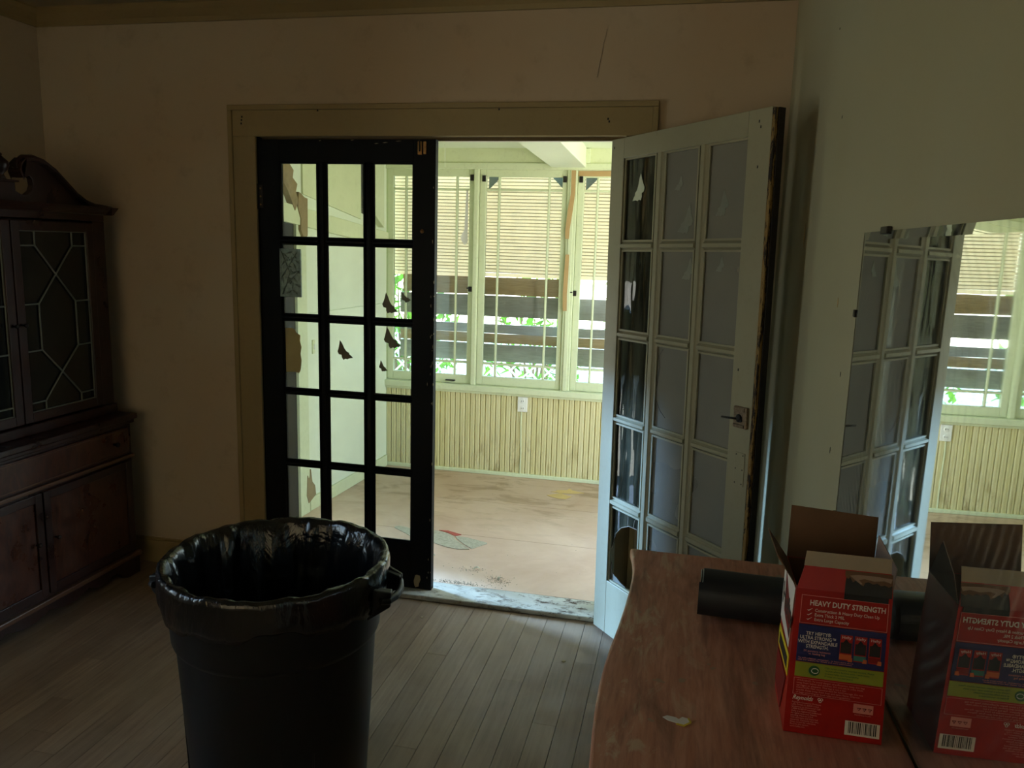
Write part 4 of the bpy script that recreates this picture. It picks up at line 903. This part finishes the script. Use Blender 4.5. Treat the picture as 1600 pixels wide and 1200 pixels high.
for zz, (z0, z1) in enumerate(((.12, .34), (.36, .58), (.60, .825))):
    for (i0, i1) in ((1, 10), (10, 19)):
        seg_ = edge[i0:i1+1]; a = [(p[0]+.010-2.03, p[1]+2.4) for p in seg_]; b = [(p[0]+.0215-2.03, p[1]+2.4) for p in seg_]
        a[0] = (a[0][0], a[0][1]-.012); b[0] = (b[0][0], b[0][1]-.012); a[-1] = (a[-1][0], a[-1][1]+.012); b[-1] = (b[-1][0], b[-1][1]+.012)
        d = MB().prism(a+b[::-1], 2, z0, z1).build('drawer', 'dresser_side', DR, bev=.002)
        mid = seg_[len(seg_)//2]
        for dy in (-.12, .12): MB().lathe([(.008, 0), (.006, .012), (.014, .02), (.012, .028), (.002, .031)], 14).build('knob', 'brass', d, smooth=True).matrix_local = Matrix.Translation((mid[0]+.011-2.03, mid[1]+dy+2.4, (z0+z1)/2)) @ Matrix.Rotation(-PI/2, 4, 'Y')
for (lx, ly) in ((1.86, -1.47), (1.86, -2.85), (2.2, -1.47), (2.2, -2.85)): MB().lathe([(.018, 0), (.028, .02), (.034, .06), (.026, .085), (.034, .10)], 16, (lx-2.03, ly+2.4, 0)).build('foot', 'dresser_side', DR, smooth=True)

# ------------------------------------------------------------------ mirror
MR = empty('wall_mirror', (xr(-2.2)-.001, -2.2, ZTB+.004), (0, 0, .022)); tag(MR, 'large frameless wall mirror above the dresser, streaked with wipe marks', 'mirror')
# local: -x faces the room, y along the wall
y0, y1, z0, z1, bvl = -.68, .752, 0, 1.652-ZTB-.004, .016
B(-.004, 0, y0, y1, z0, z1).build('mirror_back', 'mirror_edge', MR)
MB().add([(-.0062, y0+bvl, z0+bvl), (-.0062, y1-bvl, z0+bvl), (-.0062, y1-bvl, z1-bvl), (-.0062, y0+bvl, z1-bvl), (-.0045, y0+bvl, z0+bvl), (-.0045, y1-bvl, z0+bvl), (-.0045, y1-bvl, z1-bvl), (-.0045, y0+bvl, z1-bvl)],
         [(0, 1, 2, 3), (7, 6, 5, 4), (0, 4, 5, 1), (1, 5, 6, 2), (2, 6, 7, 3), (3, 7, 4, 0)]).build('mirror_glass', 'mirror', MR)
vo = [(-.0046, y0, z0), (-.0046, y1, z0), (-.0046, y1, z1), (-.0046, y0, z1)]; vi = [(-.0062, y0+bvl, z0+bvl), (-.0062, y1-bvl, z0+bvl), (-.0062, y1-bvl, z1-bvl), (-.0062, y0+bvl, z1-bvl)]
vk = [(-.0041, q[1], q[2]) for q in vo]
MB().add(vo+vi+vk, [(i, (i+1) % 4, 4+(i+1) % 4, 4+i) for i in range(4)]+[(4+i, 4+(i+1) % 4, 8+(i+1) % 4, 8+i) for i in range(4)]+[(i, 8+i, 8+(i+1) % 4, (i+1) % 4) for i in range(4)]).build('bevelled_border', 'mirror', MR)
for (a, b) in ((y1+.002, 1.477-ZTB), (y1+.002, 1.023-ZTB)): B(-.010, 0, a-.010, a+.006, b-.008, b+.008).build('clip', 'metal_dark', MR, bev=.002)
B(-.010, 0, .55, .60, z1-.006, z1+.008).build('clip', 'metal_dark', MR, bev=.002)

# ------------------------------------------------------------------ bag roll on the dresser
RL = empty('garbage_bag_roll', (1.966, -1.688, ZTB+.001), (0, 0, -.04)); tag(RL, 'flattened roll of black garbage bags lying on the dresser beside the box', 'garbage bag roll')
m_ = MB(); nS = 40; rings = []; Lr = .235
def rollp(t, k_=1): return (.052*math.copysign(abs(math.cos(t))**.8, math.cos(t))*k_, .044+.0435*math.copysign(abs(math.sin(t))**.85, math.sin(t))*k_)
stations = [(0, .90), (.002, .99), (.02, 1.0), (.10, .985), (.18, 1.0), (.215, 1.0), (Lr-.002, .985), (Lr, .93)]
vs = []; fs = []
for (xs_, k_) in stations:
    for i in range(nS):
        yy, zz = rollp(2*PI*i/nS, k_); vs.append((xs_, yy, zz))
for j in range(len(stations)-1):
    for i in range(nS): fs.append((j*nS+i, j*nS+(i+1) % nS, (j+1)*nS+(i+1) % nS, (j+1)*nS+i))
fs += [tuple(range(nS)), tuple(range((len(stations)-1)*nS, len(stations)*nS))[::-1]]
m_.add(vs, fs); m_.build('rolled_bags', 'bagroll', RL, smooth=True).modifiers.new('es', 'EDGE_SPLIT').split_angle = .8
# spiral layers showing at the end
m_ = MB(); pts = []
for i in range(150):
    t = i/150*2*PI*5; k_ = .93-.8*i/150; yy, zz = rollp(t, k_); pts.append((-.002, yy, zz))
m_.tube(pts, .0016, 4); m_.build('layer_edges', 'bagroll', RL)
# loose outer flap
m_ = MB(); P_ = [rollp(t, 1.03) for t in [2.3+i*.12 for i in range(14)]]
Q_ = [rollp(t, 1.05) for t in [2.3+i*.12 for i in range(14)]]
m_.prism(P_+Q_[::-1], 0, -.006, .225); m_.build('loose_flap', 'bagroll', RL, smooth=False)

# ------------------------------------------------------------------ opened red carton
# local: x across the printed face, y depth (away), z up
BX = empty('garbage_bag_box', (2.088, -2.081, ZTB+.001), (0, .0, .0)); tag(BX, 'opened red carton of heavy duty garbage bags on the dresser against the mirror', 'box')
WB, DB, HB = .143, .128, .238; lean = -.003
CT = MB()
c8 = [(0, 0, 0), (WB, 0, 0), (WB, DB, 0), (0, DB, 0), (lean+.003, 0, HB), (WB-.008, 0, HB), (WB-.008, DB, HB), (lean+.003, DB, HB)]
CT.add(c8, [(0, 1, 5, 4), (1, 2, 6, 5), (2, 3, 7, 6), (3, 0, 4, 7), (0, 3, 2, 1)])
o = CT.build('carton', 'box_red', BX); sl_ = o.modifiers.new('t', 'SOLIDIFY'); sl_.thickness = .0012; sl_.offset = -1
def plate(name, pts, mat, parent, th=.0012):
    """thin flap from 4 points"""
    p = [Vector(q) for q in pts]; n = (p[1]-p[0]).cross(p[3]-p[0]).normalized()*th
    return MB().hexa(p+[q+n for q in p]).build(name, mat, parent)
WT = WB-.008
# front flap leaning back, slightly narrower, pale glue strip along its top
f0, f1, f2 = HB, HB+.033, HB+.054
plate('front_flap', [(0, 0, f0), (WT, 0, f0), (WT-.003, .010, f1), (.010, .010, f1)], 'box_red', BX)
plate('glue_strip', [(.009, .010, f1), (WT-.003, .010, f1), (WT-.003, .016, f2), (.012, .016, f2)], 'strip', BX)
plate('red_corner', [(.012, .0145, f2-.008), (.030, .0145, f2-.008), (.030, .0155, f2-.0005), (.012, .0155, f2-.0005)], 'box_red', BX, .0005)
plate('back_flap', [(0, DB, HB), (WT, DB, HB), (WT+.002, DB+.012, HB+.078), (.002, DB+.014, HB+.085)], 'card', BX)
plate('left_flap', [(-.001, .004, HB), (-.001, DB-.004, HB), (-.035, DB-.008, HB+.048), (-.030, .02, HB+.040)], 'card', BX)
plate('right_flap', [(WT, DB-.004, HB), (WT, .004, HB), (WT+.006, .015, HB+.040), (WT-.004, DB-.03, HB+.062)], 'card_pink', BX)
plate('inner_panel', [(.002, DB-.003, HB-.10), (WT-.002, DB-.003, HB-.10), (WT-.002, DB-.003, HB), (.002, DB-.003, HB)], 'card', BX)
# prints, each a thin flat layer on the face; u 0..1 across, z from bottom
def FX(u, z): t = z/HB; return (u*(WB+(WT-WB)*t), z)
def pr_(name, u0, u1, z0, z1, mat, off=.0004, par=BX):
    a, b, c, d = FX(u0, z0), FX(u1, z0), FX(u1, z1), FX(u0, z1)
    return MB().prism([a, b, c, d], 1, -.0012-off, -.0011).build(name, mat, par)
def text(s, u, z, size, mat, align='LEFT', name='lettering', off=.0018, tilt=0, font_shear=0, par=BX, sx=1.0, mtx=None, bold=0):
    cu = bpy.data.curves.new(name, 'FONT'); cu.body = s; cu.size = size; cu.align_x = align; cu.extrude = .0001; cu.resolution_u = 2; cu.shear = font_shear; cu.space_line = .9; cu.offset = bold
    ob = bpy.data.objects.new(name, cu); COL.objects.link(ob)
    dg = bpy.context.evaluated_depsgraph_get(); me = bpy.data.meshes.new_from_object(ob.evaluated_get(dg)); bpy.data.objects.remove(ob)
    me.materials.clear(); me.materials.append(M[mat]); ob = bpy.data.objects.new(name, me); COL.objects.link(ob); ob.parent = par
    if mtx is None:
        x_, z_ = FX(u, z); mtx = Matrix.Translation((x_, -off, z_)) @ Matrix.Rotation(PI/2, 4, 'X') @ Matrix.Diagonal((sx, 1, 1, 1))
    ob.matrix_local = mtx; return ob
# text panel frame
for (a, b, c, d) in ((.06, .965, .228, .2288), (.06, .965, .1835, .1843), (.06, .066, .184, .228), (.959, .965, .184, .228)): pr_('panel_rule', a, b, c, d, 'ink_pink')
text('HEAVY DUTY STRENGTH', .15, .2135, .0118, 'ink_white', bold=.00025, sx=.80)
for i, s_ in enumerate(('Construction & Heavy Duty Clean Up', 'Extra Thick 2 MIL', 'Extra Large Capacity')):
    zz = .2035-i*.0073; text(s_, .21, zz, .0070, 'ink_white', sx=.84)
    MB().prism([FX(.13, zz+.002), FX(.145, zz+.0003), FX(.185, zz+.005), FX(.145, zz+.0016)], 1, -.0019, -.0012).build('check_mark', 'ink_white', BX)
pr_('navy_panel', .06, .965, .121, .182, 'box_navy')
text('TRY HEFTY\u00ae\nULTRA STRONG\u2122\nWITH EXPANDABLE\nSTRENGTH.', .27, .1655, .0078, 'ink_white', 'CENTER', bold=.0001, sx=.80)
text('3X puncture resistance\nvs. leading bag', .27, .138, .0046, 'ink_pink', 'CENTER', sx=.9)
text('To add a cleaner, unscented... to learn more about', .08, .1262, .0032, 'ink_pink', sx=1.2)
text('visit our website for details and more information', .08, .1232, .0032, 'ink_pink', sx=1.2)
for i in range(3):
    u = .50+.148*i
    pr_('pictured_box', u, u+.125, .131, .172, 'box_red', .0007); pr_('pictured_bag', u+.008, u+.118, .143, .160, 'ink_black', .0010)
    MB().prism([FX(u+.02, .158), FX(u+.06, .166), FX(u+.10, .159), FX(u+.11, .15), FX(u+.02, .15)], 1, -.0023, -.0012).build('pictured_bag', 'ink_black', BX)
    pr_('pictured_band', u, u+.125, .133, .141, ('ink_orange', 'ink_teal', 'ink_dkred')[i], .0012); text('Hefty', u+.062, .1665, .0060, 'ink_white', 'CENTER', off=.0025)
    MB().prism([FX(u+.09, .130), FX(u+.135, .130), FX(u+.135, .136), FX(u+.10, .137)], 1, -.0026, -.0012).build('size_flag', ('ink_orange'), BX)
pr_('green_panel', .06, .965, .096, .120, 'box_green')
MB().lathe([(.0082, 0), (.0082, .0005)], 24).build('recycle_emblem', 'ink_dkgreen', BX).matrix_local = Matrix.Translation((FX(.26, .108)[0], -.0016, .108)) @ Matrix.Rotation(PI/2, 4, 'X')
MB().tube([(FX(.26, 0)[0]+.005*math.cos(t), -.0022, .108+.004*math.sin(t)) for t in [i*.5 for i in range(13)]], .0006, 5).build('recycle_emblem', 'ink_white', BX)
for i, s_ in enumerate(('This carton contains recycled content. Please', 'recycle where facilities exist. Learn more', 'at www.hefty.com/sustainability', 'Printed on recycled board.')): text(s_, .37, .1135-i*.0045, .0038, 'ink_dkgreen', sx=1.0)
for (a, b, c, d) in ((.06, .965, .093, .0934), (.06, .965, .066, .0664), (.06, .064, .066, .093), (.961, .965, .066, .093)): pr_('panel_rule', a, b, c, d, 'ink_pink')
rows_t = ['WARNING: To avoid danger of suffocation, keep this bag', 'away from babies and children. Do not use in cribs, beds,', 'carriages or playpens. This bag is not a toy.', 'CAUTION: Not recommended for food storage. Do not', 'overfill. Keep away from heat and open flame. Dispose', 'of bags according to local rules and regulations.']
for i, s_ in enumerate(rows_t): text(s_, .09, .0885-i*.0040, .0037, 'ink_pink', sx=1.12)
text('Reynolds', .06, .0575, .0100, 'ink_white', font_shear=.35, sx=.8, bold=.0001)
for i in range(3): MB().tube([(FX(.345, 0)[0]+.0022*math.cos(2*PI*i/3+.5)+.0018*math.cos(t), -.0014, .0605+.0022*math.sin(2*PI*i/3+.5)+.0018*math.sin(t)) for t in [k_*.6 for k_ in range(11)]], .0004, 4).build('maker_emblem', 'ink_white', BX)
lt_ = ['Reynolds Consumer Products', 'Lake Forest, IL 60045 U.S.A.', 'Questions or comments? Call', '1-888-4-HEFTY weekdays', 'Hefty is a registered trademark', 'All rights reserved. Patents', 'pending. Made in U.S.A.', 'with domestic and imported', 'materials. Contents may vary.', 'Keep carton for reference.', 'Recycle this carton.', 'www.hefty.com']
for i, s_ in enumerate(lt_): text(s_, .06, .0515-i*.0037, .0035, 'ink_pink', sx=1.0)
pr_('recycle_block', .69, .89, .048, .063, 'ink_pink')
for i in range(3): MB().tube([(FX(.735+.055*i, 0)[0]+.0028*math.cos(t), -.0022, .0555+.0028*math.sin(t)) for t in (0.5, 2.6, 4.7, 6.8)], .0006, 4).build('recycle_arrows', 'ink_dkred', BX)
text('how2recycle.info', .79, .0445, .0034, 'ink_pink', 'CENTER', sx=1.0)
pr_('barcode_field', .62, .97, .010, .0335, 'ink_white')
random.seed(12); u = .655
while u < .93:
    w_ = random.choice((.004, .006, .011)); pr_('barcode_bar', u, u+w_, .0135, .0325, 'ink_black', .0008); u += w_+random.choice((.005, .008, .012))
# torn dispensing hole with bags showing
hz0, hz1 = HB-.002, HB+.030
def tp(u, z):      # on the front flap plane
    t = (z-f0)/(f1-f0); return (u*WT, -.0016+(.010*max(0, t)), z)
def patch(name, pts, mat, off):
    n = len(pts); a = [Vector(tp(*q))+Vector((0, -off, 0)) for q in pts]; b = [q+Vector((0, .0006, 0)) for q in a]
    return MB().add(a+b, [tuple(range(n)), tuple(range(n, 2*n))[::-1]]+[(i, (i+1) % n, n+(i+1) % n, n+i) for i in range(n)]).build(name, mat, BX)
patch('torn_opening', [(.50, HB-.0005), (.985, HB-.0005), (.988, HB+.028), (.93, HB+.031), (.52, HB+.029), (.505, HB+.015)], 'ink_black', .0008)
pr_('torn_opening', .50, .955, HB-.009, HB, 'ink_black', .0012)
patch('torn_edge', [(.50, HB+.025), (.53, HB+.021), (.55, HB+.024), (.58, HB+.017), (.60, HB+.019), (.63, HB+.0225), (.66, HB+.015), (.69, HB+.013), (.705, HB+.018), (.74, HB+.0195), (.79, HB+.017), (.83, HB+.019), (.87, HB+.016), (.91, HB+.0175), (.95, HB+.015), (.988, HB+.018), (.990, HB+.0325), (.50, HB+.0325)], 'card', .0014)
patch('torn_edge', [(.55, HB+.026), (.60, HB+.021), (.66, HB+.0155), (.68, HB+.016), (.64, HB+.0215), (.70, HB+.0235), (.80, HB+.0215), (.90, HB+.0235), (.97, HB+.021), (.985, HB+.027), (.80, HB+.0285), (.62, HB+.028)], 'card_pink', .0020)
# printed narrow side facing the doorway
def sidep(name, pts, mat, off=.0004):
    n = len(pts); a = [(-.0012-off+.0*z, y, z) for y, z in pts]; b = [(-.0008, y, z) for y, z in pts]
    return MB().add(a+b, [tuple(range(n)), tuple(range(n, 2*n))[::-1]]+[(i, (i+1) % n, n+(i+1) % n, n+i) for i in range(n)]).build(name, mat, BX)
sidep('side_logo_field', [(.004, .235), (.124, .235), (.124, .135), (.02, .13)], 'ink_white')
sidep('side_logo_shadow', [(.012, .175), (.10, .225), (.09, .16), (.02, .145)], 'ink_dkred', .0008)
mt = Matrix.Translation((-.002, .118, .165)) @ Matrix.Rotation(PI/2, 4, 'X'); mt = Matrix.Translation((-.0022, .118, .165)) @ Matrix(((0, 0, -1, 0), (-1, 0, 0, 0), (0, 1, 0, 0), (0, 0, 0, 1)))
text('Hefty', 0, 0, .052, 'ink_black', name='lettering', mtx=mt, bold=.0006)
sidep('side_yellow_band', [(.006, .125), (.124, .12), (.124, .085), (.006, .09)], 'ink_yellow')
sidep('side_navy_band', [(.018, .115), (.112, .111), (.112, .092), (.018, .096)], 'ink_black', .0008)
sidep('side_dark_field', [(.02, .08), (.124, .078), (.124, .02), (.05, .01)], 'ink_dkred')
# bags inside the carton
tag(MB().box(2.093, 2.215, -2.074, -1.958, ZTB+.004, ZTB+.20).build('garbage_bag_stack', 'bagroll', bev=.008), 'black folded garbage bags packed inside the red carton', 'garbage bag')

# scrap of paper on the dresser
ps = MB().prism([(-.021, .004), (-.014, .010), (.0, .008), (.004, .004), (.010, .012), (.019, .009), (.021, .0), (.012, -.009), (.002, -.007), (-.012, -.003)], 2, 0, .0010)
o = ps.build('paper_scrap', 'paper_white'); o.location = (1.924, -2.098, ZTB+.0008); tag(o, 'small torn white paper scrap on the dresser top', 'paper')
MB().prism([(.0, -.010), (.013, -.013), (.024, .0), (.020, .012), (.018, .009), (.021, .0), (.012, -.0095), (.002, -.0075)], 2, -.0002, .0012).build('yellow_edge', 'paper_yellow', o)

# ------------------------------------------------------------------ litter on the sunroom floor
def slab(name, pts, mat, z, th, label, cat, group=None, rot=(0, 0, 0)):
    cx_ = sum(p[0] for p in pts)/len(pts); cy_ = sum(p[1] for p in pts)/len(pts)
    o = MB().prism([(p[0]-cx_, p[1]-cy_) for p in pts], 2, 0, th).build(name, mat); o.location = (cx_, cy_, z); o.rotation_euler = rot
    return tag(o, label, cat, group)
s1 = slab('linoleum_shard', [(.58, .72), (.60, .755), (.66, .74), (.72, .70), (.745, .66), (.80, .60), (.86, .54), (.80, .525), (.74, .535), (.66, .57), (.60, .64)], 'linoleum', SZ+.0006, .003, 'large broken linoleum shard on the sunroom floor beside the black door', 'linoleum', 'linoleum shards')
slab('linoleum_shard', [(.735, .70), (.80, .70), (.86, .68), (.925, .655), (.93, .645), (.87, .55), (.81, .605), (.76, .66)], 'linoleum', SZ+.0006, .003, 'pointed linoleum shard on the sunroom floor, farther from the black door', 'linoleum', 'linoleum shards')
slab('linoleum_shard', [(.37, .73), (.365, .75), (.385, .762), (.43, .755), (.47, .735), (.55, .70), (.545, .63), (.50, .63), (.46, .665), (.41, .70)], 'linoleum', SZ+.0006, .003, 'rounded linoleum shard seen through the lowest pane of the black door', 'linoleum', 'linoleum shards')
slab('linoleum_chip', [(.62, .765), (.67, .772), (.76, .735), (.735, .705), (.68, .742)], 'linoleum_red', SZ+.0006, .0025, 'red-backed linoleum sliver beside the broken shards', 'linoleum')
slab('paper_scrap', [(1.13, 1.70), (1.20, 1.72), (1.21, 1.76), (1.235, 1.725), (1.32, 1.69), (1.26, 1.66), (1.17, 1.645), (1.10, 1.655), (1.14, 1.675)], 'paper_tan', SZ+.0006, .0015, 'torn tan paper scrap on the sunroom floor, farther one', 'paper', 'tan paper scraps')
slab('paper_scrap', [(1.09, 1.575), (1.13, 1.61), (1.17, 1.645), (1.20, 1.62), (1.25, 1.59), (1.22, 1.53), (1.18, 1.525), (1.12, 1.55)], 'paper_tan', SZ+.0006, .0015, 'torn tan paper scrap on the sunroom floor, nearer one', 'paper', 'tan paper scraps')
random.seed(31); m_ = MB()
for i in range(520):
    c_ = random.random()
    if c_ < .45: px, py = random.gauss(.92, .08), .112+abs(random.gauss(0, .018))
    elif c_ < .7: px, py = random.gauss(1.10, .035), .205+random.gauss(0, .025)
    elif c_ < .8: px, py = random.gauss(.93, .04), .29+random.gauss(0, .02)
    elif c_ < .93: px, py = random.uniform(-.1, 1.7), random.uniform(.15, 1.85)
    else: px, py = random.uniform(-.1, 1.7), YF-.02-abs(random.gauss(0, .02))
    if py < .108 or py > YF-.03 or px < sl(py)+.05: continue
    r = random.uniform(.0012, .0042)*(1.0 if c_ < .8 else .7); h = r*random.uniform(.3, .9); a = random.uniform(0, 6)
    m_.add([(px+r*math.cos(a), py+r*math.sin(a), SZ), (px+r*math.cos(a+2.1), py+r*math.sin(a+2.1), SZ), (px+r*math.cos(a+4.2), py+r*math.sin(a+4.2), SZ), (px, py, SZ+h)], [(0, 1, 3), (1, 2, 3), (2, 0, 3), (0, 2, 1)])
tag(m_.build('plaster_crumbs', 'debris'), 'scattered plaster crumbs and dirt on the sunroom floor by the threshold', 'debris', None, 'stuff')
for i, (px, py, a, lb_) in enumerate(((.965, .30, .4, 'curled grey paint flake on the sunroom floor, farther from the threshold'), (1.10, .215, 1.4, 'curled grey paint flake on the sunroom floor, nearer the threshold'), (.70, .40, .2, 'small pale paint flake near the linoleum shards'))):
    pts = [(-.02+.008*k_, 0, .010*math.sin(k_*.6)+.002) for k_ in range(6)]
    m_ = MB(); vs = []
    for q in pts: vs += [(q[0], -.006, q[2]), (q[0], .006, q[2]+.002), (q[0], .006, q[2]+.003), (q[0], -.006, q[2]+.001)]
    fs = []
    for k_ in range(5):
        b = 4*k_
        for e in range(4): fs.append((b+e, b+(e+1) % 4, b+4+(e+1) % 4, b+4+e))
    fs += [(0, 1, 2, 3), (20, 21, 22, 23)]
    m_.add(vs, fs); o = m_.build('paint_flake', 'linoleum'); o.location = (px, py, SZ); o.rotation_euler = (0, 0, a); o.scale = (.8, 1, 1); tag(o, lb_, 'paint flake')
# bits on the main-room floorboards
for (px, py, r, lb_) in ((1.515, -.42, .008, 'small pale chip on the floorboards between threshold and dresser'), (.86, -.22, .006, 'tiny white chip on the floorboards just before the threshold')):
    o = MB().prism([(-r, -r*.5), (0, -r*.8), (r, 0), (r*.4, r), (-r*.6, r*.6)], 2, 0, .002).build('paint_chip', 'paper'); o.location = (px, py, .0004); tag(o, lb_, 'paint chip')
